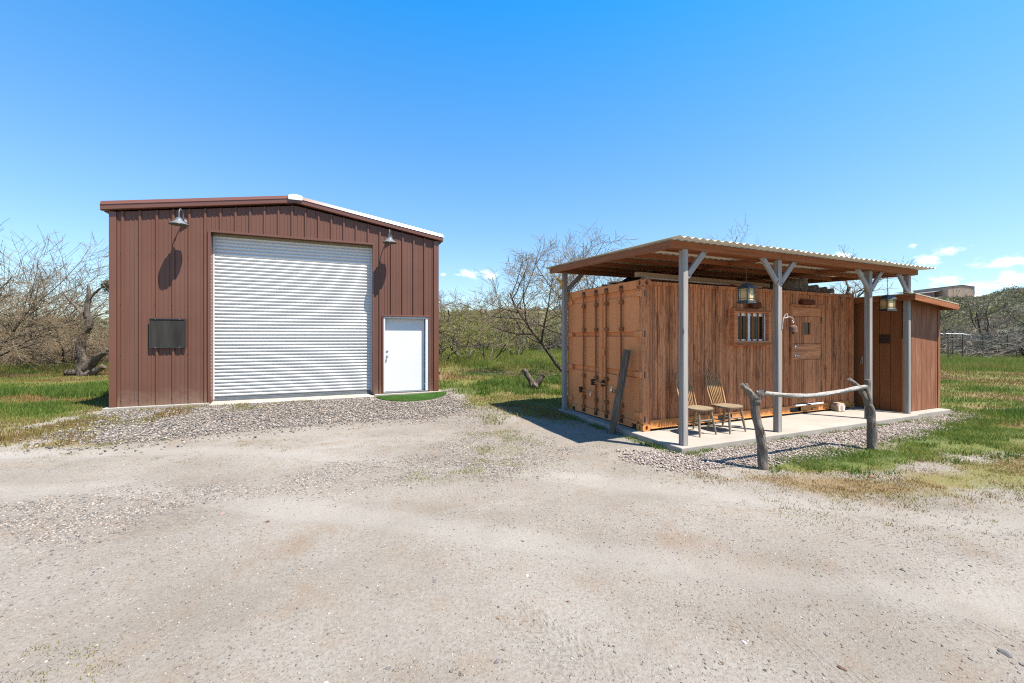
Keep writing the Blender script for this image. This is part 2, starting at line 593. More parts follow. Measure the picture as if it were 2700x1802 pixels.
def drift_rail():
    g = G('silvered_rail_wood', .9, .15)
    v = g.coord((.16, 1, 1), rot=(0, 0, -.4)); n = g.noise(v, 60, 5, .65, .7)
    k = g.ramp(n, [(.30, (.09, .075, .06)), (.46, (.24, .215, .185)), (.70, (.40, .375, .34))])
    g.col(k); g.bump(n, .9, .012); return g.mat


MAT['drift'] = drift(); MAT['drift_rail'] = drift_rail()


def glass(name, c, rough=.05, amber=0):
    g = G(name, rough, .18)
    g.col(c)
    if amber:
        g.b.inputs['Transmission Weight'].default_value = amber
        g.b.inputs['IOR'].default_value = 1.3
    return g.mat


MAT['pane_dark'] = glass('dark_window_glass', (.012, .014, .013))
MAT['pane_green'] = glass('green_curtain_behind_glass', (.07, .115, .055), .2)
MAT['amber'] = glass('amber_seeded_glass', (.85, .62, .30), .35, .35)


def bark(name, a, b, c):
    g = G(name, .95, .1)
    oi = g.n('ShaderNodeObjectInfo')
    n = g.noise(g.coord((1, 1, .4)), 16, 5, .65)
    g.col(g.ramp(n, [(.3, a), (.5, b), (.72, c)])); g.bump(n, .7, .02)
    return g.mat


MAT['bark'] = bark('dark_mesquite_bark', (.040, .031, .024), (.095, .075, .057), (.18, .15, .118))
MAT['twig'] = bark('bare_mesquite_twig', (.10, .072, .044), (.19, .14, .085), (.29, .225, .145))
MAT['twig_grey'] = bark('dead_grey_twig', (.075, .064, .050), (.15, .13, .105), (.27, .245, .21))
MAT['twig_dark'] = bark('dark_twig', (.035, .028, .022), (.075, .060, .048), (.14, .115, .09))  # darker twig tone, used on whole trees


def leafy(name, stops, trans=.35, rough=.7):
    g = G(name, rough, .2)
    t = g.attr('tint')
    k = g.ramp(t, stops); g.col(k)
    tr = g.n('ShaderNodeBsdfTranslucent'); mx = g.n('ShaderNodeMixShader'); mx.inputs[0].default_value = trans
    g.link(k, tr.inputs['Color']); g.link(g.b.outputs[0], mx.inputs[1]); g.link(tr.outputs[0], mx.inputs[2])
    out = g.nt.nodes['Material Output']; g.link(mx.outputs[0], out.inputs['Surface'])
    return g.mat


MAT['leaf'] = leafy('yellow_green_leaf', [(0, (.10, .14, .028)), (.5, (.19, .22, .045)), (1, (.30, .29, .06))])
MAT['scrub'] = leafy('desert_scrub_leaf', [(0, (.050, .068, .030)), (.35, (.105, .115, .050)), (.65, (.165, .150, .085)), (1, (.25, .215, .15))], .2)
MAT['juniper'] = leafy('blue_green_ridge_leaf', [(0, (.040, .065, .040)), (.5, (.075, .105, .068)), (1, (.12, .145, .10))], .2)
MAT['grass'] = leafy('grass_blade', [(0, (.070, .130, .022)), (.28, (.150, .195, .034)), (.5, (.225, .215, .055)), (.7, (.21, .155, .045)), (.86, (.235, .135, .055)), (1, (.28, .20, .10))], .4)
MAT['mat_green'] = leafy('artificial_turf', [(0, (.055, .13, .025)), (.6, (.12, .22, .045)), (1, (.19, .28, .075))], .25)


def stone_mat(name, stops):
    g = G(name, .85, .2)
    t = g.attr('tint')
    n = g.noise(g.coord(kind='Object'), 90, 3)
    g.col(g.mix(g.ramp(n, [(.3, .0), (.7, .25)]), g.ramp(t, stops), (.5, .45, .4)))
    return g.mat


MAT['gravel'] = stone_mat('mixed_gravel', [(0, (.022, .021, .021)), (.25, (.060, .055, .050)), (.45, (.115, .098, .082)), (.62, (.185, .130, .090)), (.84, (.24, .20, .16)), (1, (.33, .29, .245))])
MAT['gravel_pink'] = stone_mat('pinkish_crushed_stone', [(0, (.075, .055, .042)), (.3, (.170, .128, .100)), (.6, (.240, .190, .155)), (.85, (.30, .248, .208)), (1, (.36, .315, .275))])
MAT['pebble'] = stone_mat('driveway_pebble', [(0, (.030, .028, .027)), (.25, (.075, .060, .048)), (.5, (.135, .102, .074)), (.75, (.20, .162, .125)), (.93, (.25, .21, .17)), (1, (.34, .30, .26))])
# ------------------------------------------------------------------ terrain
SLAB = 0.1086          # top of the patio slab
FLOOR = 0.1599         # floor of the metal building
CO, CYAW = np.array([2.2169, 7.0498]), .4092
BO, BYAW = np.array([-8.8851, 9.2073]), .3965


def to_local(o, yaw, x, y):
    c, s = math.cos(yaw), math.sin(yaw)
    return (x - o[0]) * c + (y - o[1]) * s, -(x - o[0]) * s + (y - o[1]) * c


def to_world(o, yaw, u, v):
    c, s = math.cos(yaw), math.sin(yaw)
    return o[0] + u * c - v * s, o[1] + u * s + v * c


WHEEL = [(11, 3.3), (7, 3.5), (4, 3.95), (1.5, 4.75), (-1.2, 5.55), (-4.0, 6.35), (-7.5, 6.1), (-12, 5.0)]
WHEEL2 = [(12, 1.6), (7, 2.0), (3.6, 2.45), (1.0, 3.2), (-1.8, 4.05), (-4.6, 4.75), (-8, 4.3), (-12, 3.2)]


def wheel(x, y):
    """closeness to the two packed wheel paths across the drive"""
    out = np.zeros(np.shape(x))
    for path in (WHEEL, WHEEL2):
        d2 = np.full(np.shape(x), 1e9)
        for a, b in zip(path[:-1], path[1:]):
            a = np.array(a); e = np.array(b) - a
            t = np.clip(((x - a[0]) * e[0] + (y - a[1]) * e[1]) / (e @ e), 0, 1)
            d2 = np.minimum(d2, (x - a[0] - e[0] * t) ** 2 + (y - a[1] - e[1] * t) ** 2)
        d = np.sqrt(d2) + .22 * (fbm(np.asarray(x, float) * .9, np.asarray(y, float) * .9, 61) - .5)
        out = np.maximum(out, 1 - sstep(.10, .34, d))
    return out


def gh(x, y):
    x = np.asarray(x, float); y = np.asarray(y, float)
    ub, vb = to_local(BO, BYAW, x, y)
    uc, vc = to_local(CO, CYAW, x, y)
    h = .02 * np.clip(y - 11, 0, 40) * sstep(8, 16, y)
    h = h + .085 * sstep(-2.4, -.2, vb) * sstep(-2.5, 0, ub) * (1 - sstep(8.5, 11.5, ub))
    pat = sstep(-1.9, -1.05, vc) * sstep(-1.4, -.2, uc) * (1 - sstep(8.0, 9.5, uc))
    h = h + .035 * pat
    h = h + .05 * sstep(.2, 3.2, vc) * sstep(-3, 0, uc) * (1 - sstep(8, 11, uc))
    near = 1 - sstep(22, 40, np.hypot(x, y))
    h = h + near * (.07 * (fbm(x * .35 + 5, y * .35, 3) - .5) + .036 * (fbm(x * 1.7, y * 1.7, 9) - .5)) * sstep(1.0, 4.5, np.hypot(x, y) + 1)
    slabd = sstep(-.3, .15, np.minimum(np.minimum(uc + .2, 7.75 - uc), np.minimum(vc + 1.05, 2.6 - vc)))
    wh = wheel(x, y)
    h = h - .020 * wh + .010 * np.sin(wh * PI)
    return h * (1 - slabd) + .02 * slabd


def ghf(x, y): return float(gh(np.array([x]), np.array([y]))[0])


GRAVEL = [(-7.92, 7.24), (-8.86, 9.27), (-7.3, 10.14), (-3.9, 11.56), (-1.91, 12.34), (-1.01, 10.03), (-1.61, 8.82), (-3.45, 8.41), (-5.15, 7.54), (-5.91, 6.83), (-6.9, 6.59)]
STRIP = [(-6.4, 4.0), (-4.31, 4.51), (-3.66, 5.35), (-2.33, 5.68), (-1.45, 6.36), (-0.97, 9.68), (-0.15, 8.37), (0.87, 6.36), (0.24, 5.27), (-1.44, 4.51), (-2.67, 4.51), (-2.87, 3.63), (-3.0, 3.13), (-4.2, 2.75)]
PINK = [(1.62, 6.15), (2.5, 6.11), (7.21, 8.08), (8.59, 8.98), (9.88, 9.43), (10.57, 9.43), (9.6, 8.56), (6.78, 7.09), (4.68, 6.05), (3.26, 5.51), (2.13, 5.2), (1.55, 5.68)]
GREEN = [(3.17, 5.43), (4.84, 6.25), (6.78, 7.09), (8.62, 8.37), (10.67, 9.68), (15, 10.5), (13, 7.09), (7.23, 6.15), (5.61, 5.59), (4.57, 5.27), (3.6, 5.27)]
DRY = [(2.1, 5.35), (3.12, 5.27), (4.5, 5.2), (5.95, 5.68), (8.12, 6.3), (11, 6.2), (9, 4.7), (6.1, 4.62), (4.97, 4.51), (4.11, 4.3), (3.41, 4.4), (2.88, 4.86), (2.3, 5.06)]
TUFT = [(1.45, 6.36), (2.16, 5.27), (3.41, 4.4), (5.13, 4.51), (8, 4.4), (7, 3.5), (3.68, 3.75), (2.87, 4.1), (2.2, 4.6), (1.3, 5.43)]
MIDT = [(-1.5, 5.2), (-0.77, 7.9), (-.6, 9.6), (0.1, 8.0), (0.39, 6.36), (0.72, 5.27), (-0.23, 4.9), (-1.24, 4.9)]
LDRY = [(-8.6, 6.3), (-12, 7.2), (-11.5, 9.6), (-9.26, 9.9), (-7.0, 10.3), (-4.5, 11.2), (-5.6, 9.7), (-7.6, 8.1), (-6.6, 6.9), (-5.6, 6.9), (-7.0, 6.2)]
CENT = [(-1.9, 12.4), (-1.1, 10.2), (-.5, 9.9), (.0, 8.9), (.8, 7.9), (1.3, 8.2), (2.2, 10.5), (60, 30), (60, 70), (-60, 70), (-60, 9.6), (-12, 7.9), (-9.5, 8.7), (-9.2, 10.2)]
RMEAD = [(8.4, 9.5), (10.6, 9.5), (16, 10.3), (70, 12), (70, 70), (2, 70), (2.6, 13), (6, 12)]


def masks(x, y):
    """coverage of gravel, pink stone, grass (and how dry the grass is)"""
    w = .55 * (fbm(x * 1.1, y * 1.1, 21) - .5) + .35 * (fbm(x * 3.3, y * 3.3, 31) - .5)
    gr = sstep(-.18, .22, sdf(GRAVEL, x, y) + w * .9)
    st = sstep(-.5, .5, sdf(STRIP, x, y) + w * 1.2) * .75
    pk = sstep(-.1, .2, sdf(PINK, x, y) + w * .6)
    g1 = sstep(-.3, .35, sdf(GREEN, x, y) + w * 1.2)
    d1 = sstep(-.35, .4, sdf(DRY, x, y) + w * 1.2)
    t1 = sstep(-.4, .3, sdf(TUFT, x, y) + w) * .32 * sstep(.42, .60, fbm(x * 2.6, y * 2.6, 77))
    m1 = sstep(-.3, .3, sdf(MIDT, x, y) + w) * .55 * sstep(.44, .58, fbm(x * 2.2, y * 2.2, 78))
    l1 = sstep(-.25, .3, sdf(LDRY, x, y) + w * 1.2) * .75 * sstep(.30, .55, fbm(x * 1.8, y * 1.8, 79))
    me = np.maximum(sstep(-.5, .5, sdf(CENT, x, y) + w * 1.6), sstep(-.4, .4, sdf(RMEAD, x, y) + w * 1.2))
    grass = np.maximum.reduce([g1, d1 * .85, t1, m1, l1, me])
    grass = grass * (1 - .8 * pk * (1 - g1))
    # dryness 0 lush .. 1 straw
    big = fbm(x * .16 + 3, y * .30, 55, 3); mid = fbm(x * .7, y * 1.0, 56, 3)
    dry = np.clip(.44 + .95 * (big - .5) + 1.3 * (mid - .5), .12, .85)
    dry = np.where(me > .5, dry, .5)
    dry = dry * (1 - g1) + g1 * np.clip(.26 + 1.3 * (mid - .5), .04, .7)
    dd = np.maximum.reduce([d1 * (1 - .8 * g1), l1 * (1 - me * .6), t1 * 2])
    dry = dry + (.68 + .9 * (mid - .5) - dry) * np.clip(dd, 0, 1)
    dry = np.where(m1 > .2, .52 + .4 * (mid - .5), dry)
    far = sstep(17, 23, y)                       # lush strip below the trees
    lush = far * (1 - sstep(45, 60, y))
    dry = dry * (1 - .75 * lush) + .24 * lush
    return gr, st, pk, np.clip(grass, 0, 1), np.clip(dry, 0, 1)


def axis_steps(segs):
    out = [segs[0][0]]
    for a, b, s0, s1 in segs:
        x = a
        while x < b - 1e-6:
            t = (x - a) / (b - a); x = min(b, x + s0 + (s1 - s0) * t); out.append(x)
    return np.array(sorted(set(np.round(out, 4))))


XS = axis_steps([(-3000, -300, 900, 300), (-300, -40, 60, 12), (-40, -16, 3, .5), (-16, -7, .25, .07), (-7, 8, .055, .055), (8, 16, .07, .3), (16, 45, .5, 3), (45, 300, 12, 60), (300, 3000, 300, 900)])
YS = axis_steps([(-300, -12, 60, 8), (-12, 1.4, 2, .12), (1.4, 9, .035, .06), (9, 15, .06, .14), (15, 45, .2, 2), (45, 300, 8, 60), (300, 3000, 300, 900)])
gx, gy = np.meshgrid(XS, YS)
gz = gh(gx, gy)
g_gr, g_st, g_pk, g_grass, g_dry = masks(gx, gy)
nx, ny = len(XS), len(YS)
idx = np.arange(nx * ny).reshape(ny, nx)
GF = np.stack([idx[:-1, :-1], idx[:-1, 1:], idx[1:, 1:], idx[1:, :-1]], -1).reshape(-1, 4)


def ground_mat():
    g = G('sandy_ground', .95, .1)
    v = g.coord()
    n1 = g.noise(v, .55, 5, .6); n2 = g.noise(v, 3.1, 6, .65); n3 = g.noise(v, 42, 5, .7); n4 = g.noise(v, 170, 3, .7)
    sand = g.ramp(n1, [(.32, (.176, .154, .124)), (.5, (.232, .208, .174)), (.68, (.274, .249, .213))])
    tan = g.ramp(n2, [(.52, 0.0), (.74, .5)])
    sand = g.mix(tan, sand, (.215, .142, .088))
    sand = g.mix(g.ramp(n3, [(.36, .55), (.60, 0.0)]), sand, (.145, .112, .084))
    sand = g.mix(g.ramp(n4, [(.57, 0.0), (.72, .5)]), sand, (.36, .32, .27))
    sp = g.voro(v, 38); sp2 = g.voro(v, 90)
    sand = g.mix(g.ramp(sp, [(.07, .75), (.15, 0.0)]), sand, (.095, .075, .060))
    sand = g.mix(g.ramp(sp2, [(.08, .5), (.18, 0.0)]), sand, (.13, .104, .082))
    # stains
    n5 = g.noise(v, .95, 5, .62, .5)
    sand = g.mix(g.ramp(n5, [(.56, 0.0), (.74, .6)]), sand, (.175, .112, .066))
    pk_ = g.math('MULTIPLY', g.attr('wheel'), g.ramp(n2, [(.3, .35), (.6, 1.0)]))
    sand = g.mix(g.math('MULTIPLY', pk_, .55), sand, g.ramp(n1, [(.35, (.246, .223, .190)), (.65, (.282, .258, .224))]))
    grv = g.math('ADD', g.attr('gravel'), g.math('MULTIPLY', g.attr('strip'), .38))
    gc = g.ramp(g.voro(v, 30, out='Color'), [(.1, (.045, .042, .040)), (.35, (.11, .092, .076)), (.6, (.17, .135, .105)), (.9, (.23, .195, .16))])
    k = g.mix(grv, sand, gc)
    pc = g.ramp(g.voro(v, 28, out='Color'), [(.1, (.13, .098, .08)), (.5, (.21, .162, .136)), (.9, (.29, .245, .21))])
    k = g.mix(g.attr('pink'), k, pc)
    dry = g.math('ADD', g.attr('dry'), g.math('MULTIPLY', g.math('SUBTRACT', g.noise(v, 9, 4, .7), .5), .5))
    gcol = g.ramp(dry, [(.0, (.038, .065, .012)), (.25, (.080, .105, .018)), (.5, (.135, .125, .032)), (.75, (.165, .112, .046)), (1, (.20, .145, .082))])
    cov = g.attr('grass')
    k = g.mix(g.ramp(g.math('ADD', cov, g.math('MULTIPLY', g.math('SUBTRACT', g.noise(v, 14, 4, .7), .5), .7)), [(.42, 0.0), (.85, .88)]), k, gcol)
    g.col(k)
    b1 = g.bump(n3, .55, .02)
    hgt = g.math('ADD', n4, g.math('MULTIPLY', g.ramp(sp, [(.05, 1.0), (.2, 0.0)]), 1.1))
    b2 = g.bump(hgt, .55, .010, b1)
    # tyre tread pressed into the sand: three bands
    tr = None
    for (ang, off, w, s0, s1) in ((-.464, 4.55, .14, .5, 6), (-.87, 1.68, .16, -2.2, .9), (-.755, 3.66, .15, -.6, 3), (-.84, 2.62, .15, -1.5, 2.2)):
        vr = g.coord(rot=(0, 0, -ang)); sp_ = g.n('ShaderNodeSeparateXYZ'); g.link(vr, sp_.inputs[0])
        dd = g.math('SUBTRACT', sp_.outputs[1], off)
        ad = g.math('ABSOLUTE', dd)
        band = g.ramp(g.math('MULTIPLY', ad, .5 / w), [(.42, 1.0), (.52, 0.0)])
        ends = g.math('MULTIPLY', g.ramp(g.math('MULTIPLY', g.math('SUBTRACT', sp_.outputs[0], s0), 1.0), [(0, 0.0), (.5, 1.0)]),
                      g.ramp(g.math('SUBTRACT', s1, sp_.outputs[0]), [(0, 0.0), (.5, 1.0)]))
        chev = g.math('SINE', g.math('ADD', g.math('MULTIPLY', sp_.outputs[0], 105.0), g.math('MULTIPLY', ad, 120.0)))
        rib = g.math('SINE', g.math('MULTIPLY', dd, 150.0))
        t = g.math('MULTIPLY', g.math('MULTIPLY', g.math('MAXIMUM', chev, rib), band), ends)
        t = g.math('MULTIPLY', t, g.ramp(n2, [(.38, .15), (.6, 1.0)]))
        tr = t if tr is None else g.math('ADD', tr, t)
    g.bump(tr, .5, .010, b2)
    return g.mat


GM = ground_mat()
gme = fast_mesh('ground', np.stack([gx, gy, gz], -1).reshape(-1, 3), GF, GM,
                {'gravel': g_gr.ravel(), 'strip': g_st.ravel(), 'pink': g_pk.ravel(), 'grass': g_grass.ravel(), 'dry': g_dry.ravel(), 'wheel': wheel(gx, gy).ravel()}, True)
tag(place('ground', gme), 'sandy driveway and meadow ground', None, None, 'structure')


# hill behind: a polar height field
def hill_h(a, r):
    px = 1350 + 1097 * np.tan(np.clip(a, -1.2, 1.2))
    elev = np.interp(px, [-900, 0, 300, 1200, 1340, 1500, 2000, 2480, 2590, 2700, 3600], [.040, .036, .042, .058, .066, .064, .075, .090, .094, .112, .13])
    top = 1.72 + 215 * np.cos(a) * elev
    t = np.clip((r - 40) / 175.0, 0, 1); t = t * (1.12 - .12 * t)
    lump = 2.2 * (fbm(r * np.sin(a) * .06, r * np.cos(a) * .06, 91) - .5) * sstep(48, 80, r)
    z = -.4 + (top + .4) * t + lump + np.clip(r - 225, 0, 500) * .004
    # levelled pad the far barn stands on
    bx, by = r * np.sin(a), r * np.cos(a)
    return z


HA = np.linspace(-1.25, 1.25, 260); HR = np.concatenate([np.linspace(40, 230, 110), np.linspace(240, 900, 24)])
ha, hr = np.meshgrid(HA, HR)
hz = hill_h(ha, hr)
hidx = np.arange(hz.size).reshape(hz.shape)
HF = np.stack([hidx[:-1, :-1], hidx[:-1, 1:], hidx[1:, 1:], hidx[1:, :-1]], -1).reshape(-1, 4)


def hill_mat():
    g = G('brushy_hillside', .95, .1)
    v = g.coord()
    n = g.noise(v, .12, 6, .65); m = g.noise(v, .9, 5, .7)
    k = g.ramp(n, [(.30, (.115, .110, .050)), (.46, (.20, .165, .085)), (.6, (.31, .215, .125)), (.75, (.36, .27, .18))])
    k = g.mix(g.ramp(m, [(.42, 0.0), (.66, .75)]), k, (.085, .085, .040))
    g.col(k); return g.mat


tag(place('hill', fast_mesh('hill', np.stack([hr * np.sin(ha), hr * np.cos(ha), hz], -1).reshape(-1, 3), HF[:, ::-1], hill_mat(), None, True)),
    'brush covered hillside rising behind the meadow', None, None, 'structure')


# ------------------------------------------------------------------ stones
ICO = bmesh.new(); bmesh.ops.create_icosphere(ICO, subdivisions=1, radius=1)
ICO_V = np.array([v.co[:] for v in ICO.verts]); ICO_F = np.array([[v.index for v in f.verts] for f in ICO.faces]); ICO.free()


def stones(P, size, flat=(.35, .75)):
    """P (n,3) centres, size (n,) -> merged rough stones"""
    n = len(P); k = len(ICO_V)
    sh = ICO_V[None] * (1 + .42 * (rng.random((n, k, 1)) - .5))
    sc_ = np.stack([.7 + .6 * rng.random(n), .55 + .45 * rng.random(n), flat[0] + (flat[1] - flat[0]) * rng.random(n)], -1)
    sh = sh * sc_[:, None, :]
    a = rng.random(n) * 2 * PI; t = (rng.random(n) - .5) * .7
    c, s = np.cos(t), np.sin(t)
    x = sh[..., 0] * c[:, None] + sh[..., 2] * s[:, None]; z = -sh[..., 0] * s[:, None] + sh[..., 2] * c[:, None]; y = sh[..., 1]
    c, s = np.cos(a)[:, None], np.sin(a)[:, None]
    V = np.stack([x * c - y * s, x * s + y * c, z], -1) * size[:, None, None] + P[:, None, :]
    F = (ICO_F[None] + (np.arange(n) * k)[:, None, None]).reshape(-1, 3)
    return V.reshape(-1, 3), F, np.repeat(rng.random(n), k)


def sample(n, x0, x1, y0, y1, wfun, lim=None):
    out = []; tot = 0
    while tot < n:
        m = 60000
        x = x0 + (x1 - x0) * rng.random(m); y = y0 + (y1 - y0) * rng.random(m)
        p = wfun(x, y); k = rng.random(m) < p
        out.append(np.stack([x[k], y[k]], -1)); tot += int(k.sum())
        if len(out) > 60: break
    return np.concatenate(out)[:n]


def in_view(x, y): return (np.abs(x) < 1.36 * y + .6)


def free(x, y, pad=0.0):
    """not under a building, the slab or the turf mat"""
    uc, vc = to_local(CO, CYAW, x, y); ub, vb = to_local(BO, BYAW, x, y)
    slab = (uc > -.2 - pad) & (uc < 7.78 + pad) & (vc > -1.06 - pad) & (vc < 2.6 + pad)
    bld = (ub > -.12 - pad) & (ub < 7.44 + pad) & (vb > -.17 - pad) & (vb < 9.2)
    mat = (((ub - 6.55) / 1.03) ** 2 + ((vb + .05) / 1.12) ** 2 < 1) & (vb < .1)
    return ~(slab | bld | mat)


def gravel(name, label, n, box, wf, s0, s1, mat, lift=.35):
    P = sample(n, *box, lambda x, y: wf(x, y) * free(x, y) * in_view(x, y))
    sz = s0 + (s1 - s0) * rng.random(len(P)) ** 2
    z = gh(P[:, 0], P[:, 1]) + sz * lift * rng.random(len(P))
    V, F, T = stones(np.column_stack([P, z]), sz)
    tag(place(name, fast_mesh(name, V, F, mat, {'tint': T})), label, None, None, 'stuff')


gravel('gravel', 'grey and tan gravel bed in front of the brown metal building', 30000, (-9.5, .3, 6.2, 12.6), lambda x, y: np.maximum(masks(x, y)[0], .12 * sstep(-.9, 0, sdf(GRAVEL, x, y))), .009, .026, MAT['gravel'], .9)
gravel('crushed_stone', 'pinkish crushed stone along the edge of the patio slab', 24000, (1.2, 10.8, 5.0, 9.7), lambda x, y: masks(x, y)[2] * np.clip(.5 + sdf(PINK, x, y) * 2, .08, 1), .007, .022, MAT['gravel_pink'], .9)
gravel('loose_gravel', 'sparse gravel strewn across the sandy driveway', 26000, (-6.5, 1.2, 2.0, 10), lambda x, y: masks(x, y)[1] * np.clip(fbm(x * 1.3, y * 1.3, 44) * 4 - 1.6, .04, 1) * np.clip(fbm(x * 5, y * 5, 45) * 2 - .5, .1, 1), .004, .015, MAT['gravel'], .1)
gravel('pebbles', 'small pebbles scattered over the sandy driveway', 36000, (-7, 9, 1.6, 9.5), lambda x, y: (1 - masks(x, y)[3]) * .5 * (1 - .75 * wheel(x, y)) * np.clip(fbm(x * 1.1, y * 1.1, 46) * 2.4 - .5, .15, 1) * np.clip(4.5 / y, 0, 1), .003, .010, MAT['pebble'], .0)


# ------------------------------------------------------------------ grass and weeds
def blades(P, h, w, lean=.5, tint=None, two=False):
    n = len(P)
    a = rng.random(n) * 2 * PI; b = rng.random(n) * 2 * PI; L = h * lean * rng.random(n)
    z = gh(P[:, 0], P[:, 1]) - .006
    sx, sy = np.cos(a) * w / 2, np.sin(a) * w / 2
    tx, ty = np.cos(b) * L, np.sin(b) * L
    p0 = np.stack([P[:, 0] - sx, P[:, 1] - sy, z], -1); p1 = np.stack([P[:, 0] + sx, P[:, 1] + sy, z], -1)
    p2 = np.stack([P[:, 0] + tx, P[:, 1] + ty, z + h], -1)
    V = np.stack([p0, p1, p2], 1).reshape(-1, 3)
    F = np.arange(3 * n).reshape(-1, 3)
    return V, F, np.repeat(tint, 3)


def grass(name, label, n, box, wf, hf, w0, w1, lean=.6, dryshift=0.0):
    P = sample(n, *box, lambda x, y: wf(x, y) * free(x, y, .02) * in_view(x, y))
    m = masks(P[:, 0], P[:, 1])
    h = hf(P[:, 0], P[:, 1], m) * (.45 + .9 * rng.random(len(P)))
    w = w0 + (w1 - w0) * rng.random(len(P))
    t = np.clip(m[4] + dryshift + .34 * (rng.random(len(P)) - .5), 0, 1)
    V, F, T = blades(P, h, w, lean, t)
    tag(place(name, fast_mesh(name, V, F, MAT['grass'], {'tint': T})), label, None, None, 'stuff')


def hidden(x, y):
    """strips of meadow that the buildings screen from anywhere near the road"""
    px = x / np.maximum(y, .1)
    ub, vb = to_local(BO, BYAW, x, y); uc, vc = to_local(CO, CYAW, x, y)
    return ((px > -.88) & (px < -.26) & (vb > .5)) | ((px > .30) & (px < .92) & (vc > 3.2))


def meadow_h(x, y, m):
    lush = sstep(.35, .12, m[4])
    band = sstep(17, 20, y)
    return .05 + .06 * lush + .16 * band + .05 * fbm(x * .8, y * .8, 66)


MW = lambda x, y: masks(x, y)[3] * (~hidden(x, y)) * np.clip(.35 + 1.5 * (fbm(x * 1.5, y * 1.5, 12) - .3), .12, 1)
grass('grass', 'green and straw meadow grass left of the metal building', 90000, (-34, -7, 6.5, 27), lambda x, y: MW(x, y) * np.clip(9 / y, .3, 1), meadow_h, .010, .024)
grass('meadow_grass', 'meadow grass between the metal building and the container', 90000, (-12, 8, 8, 40), lambda x, y: MW(x, y) * np.clip(10 / y, .3, 1), meadow_h, .010, .024)
grass('field_grass', 'mown looking field grass right of the shed', 80000, (8, 46, 8, 32), lambda x, y: MW(x, y) * np.clip(10 / y, .3, 1), meadow_h, .010, .024)
grass('verge_grass', 'green weeds and dry grass along the stone strip by the hitching rail', 60000, (1, 12, 3.4, 9.6),
      lambda x, y: masks(x, y)[3] * np.clip(.15 + 2.6 * (fbm(x * 2.2, y * 2.2, 13) - .32), .06, 1), lambda x, y, m: .022 + .035 * sstep(.5, .1, m[4]) * fbm(x * 3, y * 3, 15) * 2 + .012 * fbm(x * 2, y * 2, 5), .004, .010, 1.2, .10)
grass('dry_grass', 'dry tufts along the gravel bed and across the driveway', 34000, (-12, 1.4, 4.5, 11.4),
      lambda x, y: masks(x, y)[3] * np.clip(3.2 * (fbm(x * 2.6, y * 2.6, 14) - .42), .0, 1), lambda x, y, m: .022 + .03 * fbm(x * 2, y * 2, 5), .004, .009, 1.0)


def tufts(name, label, spots, n, r, h, w, tint):
    P = []; T = []; Hh = []
    for (x, y, s) in spots:
        k = int(n * s); q = rng.normal(0, r * s ** .5, (k, 2)); P.append(q * [1, .75] + [x, y]); T.append(np.full(k, tint + .2 * (rng.random() - .5))); Hh.append(h * s ** .3 * (.4 + .8 * rng.random(k)))
    P = np.concatenate(P); T = np.concatenate(T); Hh = np.concatenate(Hh)
    k = free(P[:, 0], P[:, 1], -.01); P, T, Hh = P[k], T[k], Hh[k]
    V, F, t = blades(P, Hh, np.full(len(P), w) * (.6 + .8 * rng.random(len(P))), 1.0, np.clip(T + .25 * (rng.random(len(P)) - .5), 0, 1))
    tag(place(name, fast_mesh(name, V, F, MAT['grass'], {'tint': t})), label, None, None, 'stuff')


sp = []
for i in range(900):
    y = 3.6 + 2.4 * rng.random(); x = 1.2 + 7 * rng.random()
    if sdf(TUFT, np.array([x]), np.array([y]))[0] > -.15: sp.append((x, y, .15 + .5 * rng.random() ** 2))
tufts('seedlings', 'small dry weed tufts dotting the sand below the hitching rail', sp, 22, .035, .030, .006, .66)
sp = [(-1.6 + 2.4 * rng.random(), 4.9 + 4.6 * rng.random() ** 1.2, .2 + .7 * rng.random() ** 2) for i in range(420)]
sp += [(-7.2 + 5.8 * rng.random(), 5.5 + 2.0 * rng.random(), .15 + .8 * rng.random() ** 3) for i in range(330)]
sp += [(-4.4 + 1.0 * rng.random(), 6.5 + .5 * rng.random(), .9) for i in range(10)] + [(-2.6 + .5 * rng.random(), 2.05 + .25 * rng.random(), .6) for i in range(16)]
tufts('tufts', 'low olive weed tufts on the sandy driveway', sp, 36, .055, .028, .006, .60)
sp = []
for i in range(70):
    u = -.15 + 8 * rng.random() ** 1.6; x, y = to_world(CO, CYAW, u, -1.10 - .05 * rng.random()); sp.append((x, y, .25 + .6 * rng.random() ** 2))
for i in range(26):
    v = -1.0 + 3.3 * rng.random(); x, y = to_world(CO, CYAW, -.27 - .07 * rng.random(), v); sp.append((x, y, .3 + .6 * rng.random()))
sp += [to_world(CO, CYAW, -.12, -1.2) + (1.3,), to_world(CO, CYAW, -.28, -.5) + (1.2,), to_world(CO, CYAW, -.3, -.7) + (1.2,), to_world(CO, CYAW, -.27, -1.0) + (1.0,)]
tufts('slab_weeds', 'green weeds growing along the edge of the patio slab', sp, 55, .055, .075, .009, .14)
sp = [(-.62 + .1 * rng.normal(), 13.0 + .12 * rng.normal(), .9) for i in range(12)] + [(-1.2 + 3.4 * rng.random(), 11.5 + 3.5 * rng.random(), .8) for i in range(60)]
sp += [(-15.5 + 6 * rng.random(), 11.6 + 1.3 * rng.random(), 1.0) for i in range(90)]
tufts('broad_weeds', 'dark green weed clumps in the meadow', sp, 120, .16, .20, .022, .12)

